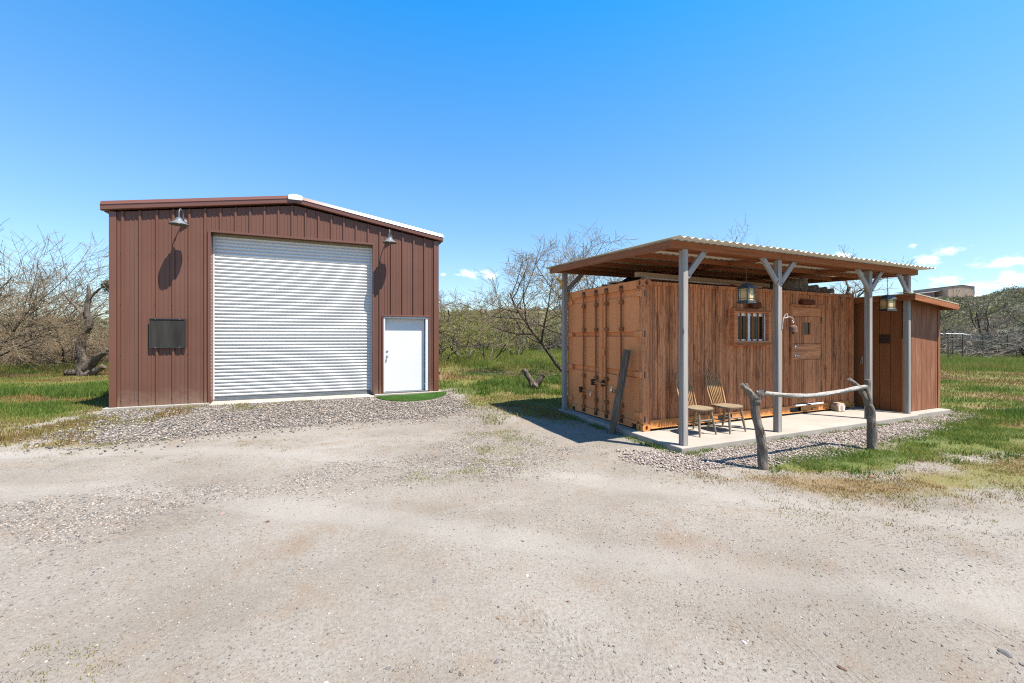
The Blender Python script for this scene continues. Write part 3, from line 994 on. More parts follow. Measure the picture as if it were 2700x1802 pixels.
sp = []
while len(sp) < 170:
    x, y = 3.0 + 9 * rng.random(), 5.2 + 4.6 * rng.random()
    if sdf(GREEN, np.array([x]), np.array([y]))[0] > -.15: sp.append((x, y, .4 + .9 * rng.random() ** 2))
tufts('leafy_weeds', 'blue green leafy weed clumps in front of the shed', sp, 60, .085, .075, .013, .10)
sp = []
while len(sp) < 240:
    x, y = 2.0 + 9 * rng.random(), 4.2 + 2.4 * rng.random()
    if sdf(DRY, np.array([x]), np.array([y]))[0] > -.2: sp.append((x, y, .3 + .8 * rng.random() ** 2))
tufts('dry_weeds', 'brown dry weed tufts in front of the hitching rail', sp, 55, .07, .045, .007, .82)
# ------------------------------------------------------------------ brown metal building
bld = thing('metal_building', 'brown ribbed metal building with a large white roll-up door', 'building', (BO[0], BO[1], FLOOR), BYAW)
BW, BD = 7.315, 9.15
RIDGE_U, EAVE_L, EAVE_R, PEAK = 3.655, 4.42, 4.40, 5.00
MATB = MAT['panel_brown']


def roof_z(u):
    return EAVE_L + (PEAK - EAVE_L) * u / RIDGE_U if u < RIDGE_U else PEAK + (EAVE_R - PEAK) * (u - RIDGE_U) / (BW - RIDGE_U)


# one wall sheet per 305 mm bay: a major rib at its right edge and two shallow ribs
PITCH = .3048
U0 = -.046


def bay_profile(u0, lo, hi):
    """points (u, v) from lo to hi of the bay that starts at u0"""
    pts = [(0, 0), (.080, 0), (.087, -.009), (.103, -.009), (.112, 0), (.160, 0), (.167, -.009), (.183, -.009), (.192, 0), (.240, 0), (.249, -.037), (.284, -.037), (.2988, 0), (.3048, 0)]
    P = [(u0 + a, b) for a, b in pts]
    out = []
    for i in range(len(P) - 1):
        (a0, b0), (a1, b1) = P[i], P[i + 1]
        for t in (a0, a1):
            pass
    def at(u):
        for i in range(len(P) - 1):
            if P[i][0] <= u <= P[i + 1][0]:
                t = (u - P[i][0]) / max(1e-9, P[i + 1][0] - P[i][0]); return P[i][1] + t * (P[i + 1][1] - P[i][1])
        return 0.0
    out = [(lo, at(lo))] + [p for p in P if lo + 1e-4 < p[0] < hi - 1e-4] + [(hi, at(hi))]
    return out


def wall_piece(lo, hi, u0, z0, zt):
    prof = bay_profile(u0, lo, hi)
    m = MB(); n = len(prof)
    vs = [(u, v, z0) for u, v in prof] + [(u, v, zt(u)) for u, v in prof]
    m.add(vs, [(i, i + 1, n + i + 1, n + i) for i in range(n - 1)])
    # cut edge shown at the foot of the sheet
    vs = [(u, v, z0) for u, v in prof] + [(u, .02, z0) for u, v in prof]
    m.add(vs, [(i, n + i, n + i + 1, i + 1) for i in range(n - 1)])
    m.build('wall_panel', MATB, bld, fix=False)


DOOR = (1.856, 5.516, 4.045)          # roll-up opening
MDR = (5.80, 7.036, 2.115)            # man door opening with frame
WIN = (.704, 1.379, 1.305, 1.976)
k = 0
u = U0
while u < BW - .02:
    lo, hi = max(u, .0), min(u + PITCH, BW)
    cuts = sorted({lo, hi} | {c for c in (DOOR[0] - .055, DOOR[1] + .03, MDR[0] - .03, MDR[1] + .03) if lo < c < hi})
    for a, b in zip(cuts[:-1], cuts[1:]):
        mid = (a + b) / 2
        z0 = 0.0
        if DOOR[0] - .055 < mid < DOOR[1] + .03: z0 = DOOR[2] + .05
        elif MDR[0] - .03 < mid < MDR[1] + .03: z0 = MDR[2] + .045
        wall_piece(a, b, u, z0, lambda q: roof_z(q) - .10)
    u += PITCH
screw = MB()
for zz in (1.15, 2.28, 3.42, .12):
    u = U0
    while u < BW - .1:
        uu = u + .225
        blocked = (DOOR[0] - .1 < uu < DOOR[1] + .1) or (MDR[0] - .05 < uu < MDR[1] + .05 and zz < MDR[2] + .1) or (WIN[0] - .03 < uu < WIN[1] + .03 and WIN[2] < zz < WIN[3])
        if not blocked and .05 < uu: screw.lathe([(.009, 0), (.009, .004), (.0, .005)], (uu, -.001, zz), 8, Matrix.Rotation(PI / 2, 3, 'X'))
        u += PITCH
tag(screw.build('screws', MAT['black'], bld), None, None, None, 'stuff')

# corners, jambs, header trims
m = MB(); m.bx(-.012, .115, -.040, .010, .005, EAVE_L - .09); m.bx(-.012, .012, .01, .12, .005, EAVE_L - .09); m.build('corner_trim', MAT['trim_brown'], bld, bevel=.004)
m = MB(); m.bx(BW - .13, BW + .012, -.040, .010, .005, EAVE_R - .09); m.bx(BW - .012, BW + .012, .01, .12, .005, EAVE_R - .09); m.build('corner_trim', MAT['trim_brown'], bld, bevel=.004)
m = MB(); m.bx(DOOR[0] - .060, DOOR[0], -.038, .155, .0, DOOR[2] + .052); m.build('door_jamb', MAT['trim_brown'], bld, bevel=.003)
m = MB(); m.bx(DOOR[1], DOOR[1] + .035, -.038, .155, .0, DOOR[2] + .052); m.build('door_jamb', MAT['trim_brown'], bld, bevel=.003)
m = MB(); m.bx(DOOR[0], DOOR[1], -.040, -.005, DOOR[2] + .006, DOOR[2] + .056); m.bx(DOOR[0], DOOR[1], -.005, .155, DOOR[2] + .01, DOOR[2] + .05); m.build('door_header', MAT['trim_brown'], bld, bevel=.003)
m = MB(); m.bx(MDR[0] - .032, MDR[1] + .032, -.040, .02, MDR[2] + .004, MDR[2] + .046); m.build('head_trim', MAT['trim_brown'], bld, bevel=.003)
m = MB(); m.bx(MDR[0] - .032, MDR[0], -.037, .02, .0, MDR[2] + .004); m.build('side_trim', MAT['trim_brown'], bld, bevel=.003)
m = MB(); m.bx(MDR[1], MDR[1] + .032, -.037, .02, .0, MDR[2] + .004); m.build('side_trim', MAT['trim_brown'], bld, bevel=.003)

# roll-up curtain: one corrugation per slat
roll = MB(); roll.bx(DOOR[0] + .01, DOOR[1] - .01, .205, .215, .05, DOOR[2]); rollo = roll.build('roll_up_door', MAT['lamp_dark'], bld)
SP = .0838
prof = [(0, .008), (.004, .004), (.022, -.022), (.032, -.031), (.046, -.034), (.060, -.031), (.070, -.022), (.077, -.006), (.0805, .008), (.0838, .008)]
m = MB(); m.sheet([(v, z) for z, v in prof], 0, DOOR[1] - DOOR[0] - .03, 0)
slat_me = m.mesh('slat', MAT['door_white'], True, False)
zz = .085
while zz < DOOR[2] - .03:
    place('slat', slat_me, rollo, (DOOR[0] + .015, .190, zz)); zz += SP
m = MB(); m.bx(DOOR[0] + .012, DOOR[1] - .012, .150, .20, .0, .045); m.bx(DOOR[0] + .012, DOOR[1] - .012, .160, .195, .047, .082); m.build('bottom_bar', MAT['galv'], rollo, bevel=.004)
for a in (DOOR[0] + .002, DOOR[1] - .032):
    m = MB(); m.bx(a, a + .03, .158, .175, .0, DOOR[2]); m.build('guide', MAT['frame_grey'], rollo)
m = MB(); m.bx(DOOR[0] + .005, DOOR[1] - .005, .10, .155, DOOR[2] - .045, DOOR[2] + .006); m.build('head_seal', painted('olive_seal', (.20, .16, .085), .6), rollo)

# man door
fr = MB(); fr.bx(MDR[0] + .001, MDR[0] + .045, -.012, .09, .02, MDR[2]); fr.bx(MDR[1] - .085, MDR[1] - .001, -.012, .03, .02, MDR[2]); fr.bx(MDR[1] - .060, MDR[1] - .001, .03, .16, .02, MDR[2]); fr.bx(MDR[0] + .045, MDR[1] - .085, -.012, .16, MDR[2] - .045, MDR[2])
fro = fr.build('door_frame', MAT['frame_grey'], bld, bevel=.003)
lf = MB(); lf.bx(MDR[0] + .048, MDR[1] - .090, .115, .155, .035, MDR[2] - .05); leaf = lf.build('door', MAT['white_paint'], bld, bevel=.003)
m = MB(); m.lathe([(0, 0), (.034, 0), (.034, .008), (.012, .012), (.012, .04), (.026, .045), (.030, .058), (.024, .070), (0, .072)], (MDR[0] + .11, .115, 1.02), 16, Matrix.Rotation(PI / 2, 3, 'X')); m.build('knob', MAT['chrome'], leaf, True)
m = MB(); m.lathe([(0, 0), (.030, 0), (.030, .012), (.022, .018), (0, .018)], (MDR[0] + .11, .115, 1.165), 16, Matrix.Rotation(PI / 2, 3, 'X')); m.build('deadbolt', MAT['chrome'], leaf, True)
m = MB(); m.bx(MDR[0] + .0, MDR[1], -.02, .17, .005, .03); m.build('threshold', MAT['galv'], bld)

# window under a black sun screen
m = MB()
a, b, c, d = WIN
m.bx(a, b, -.072, -.05, d - .022, d); m.bx(a, b, -.072, -.05, c, c + .022); m.bx(a, a + .022, -.072, -.05, c + .022, d - .022); m.bx(b - .022, b, -.072, -.05, c + .022, d - .022); m.bx(a + .01, b - .01, -.05, -.005, c + .01, d - .01)
wno = m.build('window', MAT['black'], bld, bevel=.002)
m = MB(); m.bx(a + .022, b - .022, -.060, -.054, c + .022, d - .022); m.build('screen', MAT['screen'], wno)
for i in (.17, .83):
    for z in (c + .008, d - .014):
        m = MB(); m.bx(a + (b - a) * i - .012, a + (b - a) * i + .012, -.076, -.071, z - .006, z + .012); m.build('clip', MAT['galv'], wno)

# other walls, roof
m = MB(); m.bx(.012, BW - .012, .03, .24, .06, .07)
back = MB()
back.add([(0, BD, 0), (BW, BD, 0), (BW, BD, EAVE_R - .1), (RIDGE_U, BD, PEAK - .1), (0, BD, EAVE_L - .1)], [(4, 3, 2, 1, 0)])
back.build('back_wall', MATB, bld, fix=False)
sidep = []
vv = .12
pts = [(0, 0), (.243, 0), (.258, -.032), (.284, -.032), (.2988, 0), (.3048, 0)]
def side(ux, sgn, top):
    m = MB(); v = .10; prof = []
    while v < BD - .31:
        prof += [(sgn * b + ux, v + a) for a, b in pts[:-1]]; v += PITCH
    prof.append((ux, BD))
    m.sheet(prof, 0.0, top, 2); m.build('side_wall', MATB, bld, fix=False)
side(0, 1, EAVE_L - .1); side(BW, -1, EAVE_R - .1)
for (ua, ub, za, zb) in ((-.12, RIDGE_U, EAVE_L - .02, PEAK), (RIDGE_U, BW + .12, PEAK, EAVE_R - .02)):
    n = int((BD + .1) / .915)
    for i in range(n + 1):
        v0 = -.06 + i * .915; v1 = min(v0 + .915, BD + .06)
        m = MB(); prof = []
        v = v0
        while v < v1 - .05:
            prof += [(v + a, b * -1.0) for a, b in ((0, 0), (.243, 0), (.258, .03), (.284, .03), (.2988, 0))]; v += PITCH
        prof.append((v1, 0)); prof = [(min(p[0], v1), p[1]) for p in prof]
        nn = len(prof)
        m.add([(ua, p[0], za - p[1]) for p in prof] + [(ub, p[0], zb - p[1]) for p in prof], [(j, j + 1, nn + j + 1, nn + j) for j in range(nn - 1)])
        m.build('roof_panel', MAT['trim_brown'], bld, fix=False)


def rake(u0, z0, u1, z1):
    # sculptured rake: leaning upper face, vertical lower face, return lip
    prof = [(.03, .010), (-.070, .012), (-.118, -.075), (-.106, -.082), (-.106, -.178), (-.082, -.192), (-.012, -.192), (-.012, -.10), (.03, -.10)]
    m = MB(); n = len(prof)
    vs = [(u0, v, z0 + z) for v, z in prof] + [(u1, v, z1 + z) for v, z in prof]
    m.add(vs, [(i, (i + 1) % n, n + (i + 1) % n, n + i) for i in range(n)] + [tuple(range(n - 1, -1, -1)), tuple(range(n, 2 * n))])
    m.build('rake_trim', MAT['trim_brown'], bld)


rake(-.135, EAVE_L + .095, RIDGE_U - .001, PEAK + .135)
rake(RIDGE_U + .001, PEAK + .135, BW + .125, EAVE_R + .095)
for uu, zz in ((-.135, EAVE_L - .03), (BW + .135, EAVE_R - .03)):
    m = MB(); s = 1 if uu > 0 else -1
    m.prism([(uu, zz + .10), (uu + .01 * s, zz - .02), (uu - .02 * s, zz - .07), (uu - .13 * s, zz - .07), (uu - .13 * s, zz + .10)], .031, BD + .05, 1)
    m.build('eave_gutter', MAT['trim_brown'], bld)
m = MB(); m.prism([(RIDGE_U - .16, PEAK + .112), (RIDGE_U - .155, PEAK + .008), (RIDGE_U + .155, PEAK + .008), (RIDGE_U + .16, PEAK + .118), (RIDGE_U + .02, PEAK + .150), (RIDGE_U - .05, PEAK + .150)], -.150, -.119, 1)
m.build('ridge_end_cap', MAT['white_plastic'], bld, bevel=.010)
m = MB(); m.prism([(RIDGE_U - .22, PEAK + .03), (RIDGE_U, PEAK + .165), (RIDGE_U + .22, PEAK + .03)], -.10, BD + .05, 1); m.build('ridge_cap', MAT['trim_brown'], bld)
# concrete footing that shows below the sheets, sloped at the big door
m = MB(); m.bx(-.10, DOOR[0] - .02, -.115, .155, -.35, -.006); m.build('foundation', MAT['concrete_pale'], bld, bevel=.008)
m = MB(); m.bx(DOOR[1] + .05, BW + .10, -.135, .155, -.35, -.006); m.build('foundation', MAT['concrete_pale'], bld, bevel=.008)
m = MB(); m.prism([(-.115, -.35), (-.115, -.055), (.15, -.004), (BD, -.004), (BD, -.35)], DOOR[0] - .019, DOOR[1] + .049, 0); m.build('door_apron', MAT['concrete'], bld)
m = MB(); m.bx(-.10, DOOR[0] - .02, .156, BD + .1, -.35, -.008); m.bx(DOOR[1] + .05, BW + .1, .156, BD + .1, -.35, -.008); m.build('floor_slab', MAT['concrete'], bld)


# gooseneck lamps
def wall_lamp(u, z, label):
    x, y = to_world(BO, BYAW, u, -.034)
    t = thing('wall_lamp', label, 'lamp', (x, y, FLOOR + z), BYAW, 'gooseneck lamps on the metal building')
    RX = Matrix.Rotation(PI / 2, 3, 'X')
    m = MB(); m.lathe([(0, 0), (.062, 0), (.064, .012), (.045, .022), (.02, .03), (0, .03)], (0, 0, 0), 20, RX); m.build('wall_plate', MAT['galv'], t, True)
    m = MB()
    arc = [(0, -.02, 0), (0, -.06, .02)]
    for i in range(15):
        a = PI * (1 - i / 14.0)
        arc.append((0, -.215 + .125 * math.cos(PI - a) * -1, .115 + .105 * math.sin(a)))
    arc = [(0, -.02, .0), (0, -.05, .02), (0, -.085, .07)] + [(0, -.22 + .135 * math.cos(b), .12 + .12 * math.sin(b)) for b in [PI * i / 14 for i in range(15)]] + [(0, -.355, .03)]
    m.tube(arc, .0115, 10); m.build('arm', MAT['galv'], t, True)
    m = MB(); m.lathe([(.012, .035), (.026, .032), (.026, .012), (.018, .006)], (0, -.355, 0), 16); m.build('collar', MAT['galv'], t, True)
    m = MB(); m.lathe([(.0, .008), (.060, .004), (.066, -.020), (.072, -.045), (.115, -.085), (.185, -.135), (.190, -.142)], (0, -.355, 0), 36); sh = m.build('shade', MAT['galv'], t, True)
    m = MB(); m.lathe([(.0, -.03), (.058, -.03), (.105, -.085), (.180, -.136), (.190, -.1425)], (0, -.355, 0), 36); m.build('shade_lining', MAT['lamp_dark'], sh, True)
    m = MB(); m.lathe([(0, -.12), (.028, -.11), (.034, -.09), (.025, -.06), (.014, -.03)], (0, -.355, 0), 16); m.build('bulb', MAT['white_plastic'], t, True)


wall_lamp(1.345, 4.225, 'gooseneck barn lamp on the brown wall above the dark window')
wall_lamp(5.925, 4.215, 'gooseneck barn lamp on the brown wall above the white man door')

# half-round turf mat at the man door
mt = MB()
x0, x1, rd = 5.60, 7.50, 1.05
P = [(x1, -.145)] + [(6.55 + .95 * math.cos(a), -.145 - (rd - .145) * math.sin(a)) for a in [PI * i / 28 for i in range(1, 28)]] + [(x0, -.145)]
turf = thing('door_mat', 'half round green artificial turf mat in front of the white door', 'door mat', (BO[0], BO[1], 0), BYAW)
def tz(u, v):
    a, b = to_world(BO, BYAW, u, v); return ghf(a, b)
n = len(P)
mt.add([(p[0], p[1], tz(*p) + .018) for p in P] + [(p[0], p[1], tz(*p) - .02) for p in P], [tuple(range(n))] + [(i, n + i, n + (i + 1) % n, (i + 1) % n) for i in range(n)])
mt.build('backing', painted('turf_backing', (.04, .085, .02), .9, .1), turf)
q = rng.random((26000, 2)); uu = 5.6 + 1.9 * q[:, 0]; vv = -.145 - .905 * q[:, 1]
kk = ((uu - 6.55) / .95) ** 2 + ((vv + .145) / .905) ** 2 < 1
uu, vv = uu[kk], vv[kk]
wx, wy = to_world(BO, BYAW, uu, vv)
Pw = np.column_stack([wx, wy]); V, F, T = blades(Pw, .022 + .016 * rng.random(len(Pw)), np.full(len(Pw), .006), .7, np.clip(.35 + .5 * (rng.random(len(Pw)) - .4) + .4 * (fbm(uu * 3, vv * 6, 4) - .5), 0, 1))
V[:, 2] += .022
lu, lv = to_local(BO, BYAW, V[:, 0], V[:, 1])
to = place('pile', fast_mesh('pile', np.column_stack([lu, lv, V[:, 2]]), F, MAT['mat_green'], {'tint': T}), turf); to['kind'] = 'stuff'
# small black hose tap at the right-hand corner
x, y = to_world(BO, BYAW, BW + .03, .25)
tp = thing('hose_bib', 'small black hose tap at the rear corner of the metal building', 'tap', (x, y, FLOOR + .48), BYAW)
m = MB(); m.tube([(-.02, 0, 0), (.06, 0, 0), (.09, 0, -.03)], .016, 8); m.build('spout', MAT['black'], tp, True)
m = MB(); m.lathe([(0, .02), (.045, .02), (.045, .045), (0, .05)], (.04, 0, 0), 10); m.build('handle', MAT['black'], tp, True)
m = MB(); m.tube([(.0, .0, -.02), (.0, .0, -.55)], .010, 6); m.build('pipe', MAT['black'], tp, True)
# ------------------------------------------------------------------ patio slab
m = MB(); m.bx(-.195, 6.30, -1.045, 2.55, -.35, 0); m.bx(6.303, 7.78, -.985, 2.55, -.35, -.002)
s_ = m.build('patio', MAT['concrete_pale'], None, bevel=.012)
s_.location = (CO[0], CO[1], SLAB); s_.rotation_euler = (0, 0, CYAW)
tag(s_, 'pale concrete patio slab under the container and shed', None, None, 'structure')

# ------------------------------------------------------------------ shipping container
box = thing('shipping_container', 'shipping container with a wood grain painted front and tan cargo doors', 'container', (CO[0], CO[1], SLAB), CYAW)
CL, CW, CH = 6.058, 2.438, 2.591
OR, RL, FX = MAT['cont_orange'], MAT['cont_rail'], MAT['faux']


def slot_plate(m, c, w, h, ax, sgn, sw, shh, th=.012):
    """a face of a corner casting with an oval hole; c = centre; ax normal axis"""
    n = 16; ov = []; re = []
    for k in range(n):
        a = 2 * PI * k / n + PI / n
        ov.append((sw * math.copysign(abs(math.cos(a)) ** .8, math.cos(a)), shh * math.copysign(abs(math.sin(a)) ** .7, math.sin(a))))
        s = max(abs(math.cos(a)), abs(math.sin(a)))
        re.append((w / 2 * math.cos(a) / s, h / 2 * math.sin(a) / s))
    def mk(p, d):
        return (c[0] + d, c[1] + p[0], c[2] + p[1]) if ax == 0 else (c[0] + p[0], c[1] + d, c[2] + p[1])
    vs = [mk(p, 0) for p in re] + [mk(p, 0) for p in ov] + [mk(p, -sgn * .05) for p in ov]
    m.mi = 0
    m.add(vs, [(k, (k + 1) % n, n + (k + 1) % n, n + k) for k in range(n)] + [(n + k, n + (k + 1) % n, 2 * n + (k + 1) % n, 2 * n + k) for k in range(n)])
    m.mi = 1
    m.add([mk(p, -sgn * .05) for p in ov], [tuple(range(n))]); m.mi = 0


for (iu, u0, u1) in ((0, -.004, .162), (1, CL - .162, CL + .004)):
    for (iv, v0, v1) in ((0, -.004, .158), (1, CW - .158, CW + .004)):
        for (iz, z0, z1) in ((0, 0, .118), (1, CH - .118, CH)):
            m = MB()
            cu, cv, cz = (u0 + u1) / 2, (v0 + v1) / 2, (z0 + z1) / 2
            if iu == 0: slot_plate(m, (u0, cv, cz), v1 - v0, z1 - z0, 0, -1, .022, .038)
            else: slot_plate(m, (u1, cv, cz), v1 - v0, z1 - z0, 0, 1, .022, .038)
            if iv == 0: slot_plate(m, (cu, v0, cz), u1 - u0, z1 - z0, 1, -1, .026, .038)
            else: slot_plate(m, (cu, v1, cz), u1 - u0, z1 - z0, 1, 1, .026, .038)
            m.add([(u0, v0, z0), (u1, v0, z0), (u1, v1, z0), (u0, v1, z0), (u0, v0, z1), (u1, v0, z1), (u1, v1, z1), (u0, v1, z1)], [(0, 3, 2, 1), (4, 5, 6, 7)])
            if iu == 0: m.add([(u1, v0, z0), (u1, v1, z0), (u1, v1, z1), (u1, v0, z1)], [(0, 1, 2, 3)])
            else: m.add([(u0, v0, z0), (u0, v1, z0), (u0, v1, z1), (u0, v0, z1)], [(0, 3, 2, 1)])
            if iv == 0: m.add([(u0, v1, z0), (u1, v1, z0), (u1, v1, z1), (u0, v1, z1)], [(0, 3, 2, 1)])
            else: m.add([(u0, v0, z0), (u1, v0, z0), (u1, v0, z1), (u0, v0, z1)], [(0, 1, 2, 3)])
            mt_ = MAT['faux_corner'] if (iv == 0 and iz == 1) else RL
            m.build('corner_casting', [mt_, MAT['black']], box, fix=False)
for u0, u1 in ((.002, .150), (CL - .150, CL - .002)):
    m = MB(); m.bx(u0, u1, .002, .10, .1185, CH - .1185); m.build('corner_post', MAT['faux_corner'], box, bevel=.010)
    m = MB(); m.bx(u0, u1, CW - .10, CW - .002, .1185, CH - .1185); m.build('corner_post', OR, box, bevel=.010)
# rails
m = MB(); m.bx(.163, CL - .163, .0, .055, CH - .092, CH - .030); m.build('top_rail', FX, box, bevel=.004)
m = MB(); m.bx(.163, CL - .163, CW - .055, CW, CH - .092, CH - .030); m.build('top_rail', RL, box, bevel=.004)
m = MB(); POCK = ((1.78, 2.15), (3.84, 4.20))
e = .163
for a, b in POCK:
    m.bx(e, a, .012, .020, .05, .165); e = b
m.bx(e, CL - .163, .012, .020, .05, .165)
for a, b in POCK: m.bx(a, b, .012, .020, .142, .165); m.bx(a, b, .012, .020, .05, .053)
m.bx(.163, CL - .163, .0, .05, .165, .177); m.bx(.163, CL - .163, -.028, .012, .040, .050)
m.build('bottom_rail', RL, box)
for a, b in POCK:
    m = MB(); m.bx(a, b, .060, CW - .06, .045, .14); m.build('fork_pocket', MAT['black'], box)
for a in (.9, 3.3, 4.55, 4.95):
    m = MB(); m.bx(a, a + .16, -.012, .011, .051, .095); m.build('rail_bracket', RL, box, bevel=.003)
m = MB(); m.bx(.163, CL - .163, CW - .02, CW - .012, .05, .177); m.build('bottom_rail', RL, box)
m = MB(); m.bx(.08, CL - .08, .07, CW - .07, .14, .17); m.build('floor', MAT['inner_brown'], box)
# roof and the far walls
m = MB(); prof = []
u = .15
while u < CL - .15:
    prof += [(u, .0), (u + .09, .0), (u + .105, -.02), (u + .195, -.02)]; u += .21
mm = [(p[0], CH - .028 + p[1]) for p in prof]
m.sheet(mm, .02, CW - .02, 1); m.build('roof', OR, box, fix=False)
CP = .278


def corr(u):
    t = (u - .151) % CP
    if t < .072: return .012
    if t < .140: return .012 + .036 * (t - .072) / .068
    if t < .210: return .048
    return .048 - .036 * (t - .210) / .068


def corr_pts(a, b):
    us = [a, b]
    k = math.floor((a - .151) / CP)
    while .151 + k * CP < b:
        for t in (0, .072, .140, .210):
            q = .151 + k * CP + t
            if a + 1e-4 < q < b - 1e-4: us.append(q)
        k += 1
    return [(q, corr(q)) for q in sorted(us)]


WU0, WU1, WZ0, WZ1 = 2.093, 3.135, 1.443, 2.142       # window box
DU0, DU1, DZ1 = 3.815, 4.905, 2.262                   # door frame
HOLES = [(WU0 + .05, WU1 - .05, WZ0 + .05, WZ1 - .05), (DU0 + .03, DU1 - .03, 0, DZ1 - .02)]
u = .151
while u < CL - .152:
    a, b = u, min(u + CP, CL - .151)
    cuts = sorted({a, b} | {q for h in HOLES for q in h[:2] if a < q < b})
    for c0, c1 in zip(cuts[:-1], cuts[1:]):
        spans = [(.177, CH - .092)]
        for h in HOLES:
            if h[0] - 1e-6 <= c0 and c1 <= h[1] + 1e-6:
                spans = [(lo, hi) for lo, hi in ((.177, h[2]), (h[3], CH - .092)) if hi - lo > .02]
        pts = corr_pts(c0, c1)
        for lo, hi in spans:
            m = MB(); m.sheet(pts, lo, hi, 2)
            m.v = [(p[0], p[1], p[2]) for p in m.v]; m.build('wall_panel', FX, box, fix=False)
    u += CP
m = MB(); m.sheet([(q, CW - c) for q, c in corr_pts(.151, CL - .151)], .177, CH - .092, 2); m.build('back_wall', OR, box, fix=False)
m = MB(); m.sheet([(CL - c, q) for q, c in [(q, corr(q)) for q, _ in corr_pts(.1, CW - .1)]], .177, CH - .11, 2); m.build('end_wall', FX, box, fix=False)
m = MB(); m.bx(.06, CL - .06, CW * .5 - .01, CW * .5 + .01, .18, CH - .1); m.build('inner_lining', MAT['inner_brown'], box)

# barred window
wf = MB()
y0, y1 = -.085, .055
for (a, b, c, d) in ((WU0, WU1, WZ1 - .072, WZ1), (WU0, WU1, WZ0, WZ0 + .085), (WU0, WU0 + .098, WZ0 + .085, WZ1 - .072), (WU1 - .085, WU1, WZ0 + .085, WZ1 - .072)):
    wf.bx(a, b, y0, y1, c, d)
win = wf.build('window', MAT['faux_h'], box, bevel=.005)
m = MB(); m.bx(WU0 + .03, WU1 - .03, -.099, -.0851, WZ1 - .05, WZ1 - .012); m.bx(WU0 + .03, WU1 - .03, -.099, -.0851, WZ0 + .012, WZ0 + .055); m.build('window_trim', MAT['stain_x'], win, bevel=.003)
a, b, c, d = WU0 + .098, WU1 - .085, WZ0 + .085, WZ1 - .072
vin = MB()
for (p, q, r, s) in ((a, b, d - .062, d), (a, b, c, c + .038), (a, a + .02, c + .038, d - .062), (b - .055, b, c + .038, d - .062), (a + (b - a) * .43, a + (b - a) * .49, c + .038, d - .062)):
    vin.bx(p, q, -.015, .03, r, s)
vin.build('sash', MAT['vinyl'], win, bevel=.003)
m = MB(); m.bx(a + .021, a + (b - a) * .43, .004, .010, c + .038, d - .062); m.build('pane', MAT['pane_dark'], win)
m = MB(); m.bx(a + (b - a) * .49, b - .055, .014, .020, c + .038, d - .062); m.build('pane', MAT['pane_dark'], win)
m = MB(); m.bx(a + (b - a) * .73, a + (b - a) * .83, .008, .0135, c + .038, d - .062); m.build('curtain', MAT['pane_green'], win)
for fr_ in (.135, .325, .51, .695, .88):
    uu = a + (b - a) * fr_
    m = MB(); m.bx(uu - .013, uu + .013, -.060, -.034, c - .004, d + .004); m.build('bar', MAT['stain_z'], win, bevel=.003)

# entrance door
m = MB(); m.bx(DU0, DU0 + .066, -.022, .060, .178, DZ1 - .03); m.bx(DU1 - .062, DU1, -.022, .060, .178, DZ1 - .03); m.bx(DU0, DU1, -.022, .060, DZ1 - .03, DZ1 + .004); m.bx(DU0 - .012, DU1 + .012, -.045, -.0225, DZ1 - .012, DZ1 + .016)
m.build('door_frame', MAT['faux_door'], box, bevel=.004)
lv = [.212, 1.13, 1.31, 1.465, 2.04, DZ1 - .034]
dr = MB(); dr.bx(DU0 + .069, DU1 - .065, .012, .05, .205, DZ1 - .033); door = dr.build('door', MAT['inner_brown'], box)
wz0, wz1, wu0, wu1 = 1.655, 1.912, 4.212, 4.475
for i in range(5):
    m = MB(); g_ = .0035
    lo, hi = lv[i] + g_, lv[i + 1] - g_
    if i == 3:
        m.bx(DU0 + .070, wu0, -.006, .0119, lo, hi); m.bx(wu1, DU1 - .066, -.006, .0119, lo, hi); m.bx(wu0, wu1, -.006, .0119, lo, wz0); m.bx(wu0, wu1, -.006, .0119, wz1, hi)
    else:
        m.bx(DU0 + .070, DU1 - .066, -.006, .0119, lo, hi)
    m.build('panel', MAT['faux_door'] if i in (0, 3) else MAT['faux_h'], door, bevel=.002)
m = MB(); m.bx(wu0 + .03, wu1 - .03, .000, .006, wz0 + .0, wz1); m.build('pane', MAT['pane_dark'], door)
m = MB(); m.bx(wu0, wu0 + .030, -.014, .010, wz0, wz1); m.bx(wu1 - .045, wu1, -.014, .010, wz0, wz1); m.bx(wu0 + .03, wu1 - .045, -.014, .010, wz0, wz0 + .012); m.build('pane_frame', MAT['stain_z'], door, bevel=.002)
RX = Matrix.Rotation(PI / 2, 3, 'X')
m = MB(); m.lathe([(0, 0), (.036, 0), (.034, .012), (.020, .022), (0, .024)], (3.982, -.006, 1.405), 16, RX); m.build('deadbolt', MAT['chrome'], door, True)
m = MB(); m.lathe([(0, 0), (.036, 0), (.034, .012), (.014, .018), (.014, .05), (0, .055)], (3.985, -.006, 1.215), 16, RX); m.tube([(3.985, -.052, 1.215), (4.04, -.056, 1.215), (4.115, -.050, 1.205)], [.011, .010, .007], 8); m.build('handle', MAT['chrome'], door, True)
for z in (1.97, 1.21, .47):
    m = MB(); m.bx(4.838, 4.856, -.028, -.0065, z - .055, z + .055); m.lathe([(.009, -.06), (.009, .06)], (4.846, -.032, z), 8); m.build('hinge', MAT['brass'], door)
m = MB(); m.bx(3.905, 4.815, -.075, -.0065, .182, .206); m.build('sill', MAT['frame_grey'], box, bevel=.003)
m = MB(); m.bx(4.27, 4.38, -.0765, -.0755, .184, .203); m.build('sill_label', MAT['black'], box)
for (p, q, r, s) in ((2.595, 2.855, 2.175, 2.285), (4.135, 4.515, 2.292, 2.392)):
    m = MB(); m.prism([(.0, r), (-.085, r), (-.085, r + .02), (-.07, s), (.0, s)], p, q, 0)
    m.build('light_hood', wood('reddish_hood', [(.3, (.085, .024, .010)), (.7, (.15, .045, .020))], 0, knots=False), box, bevel=.004)

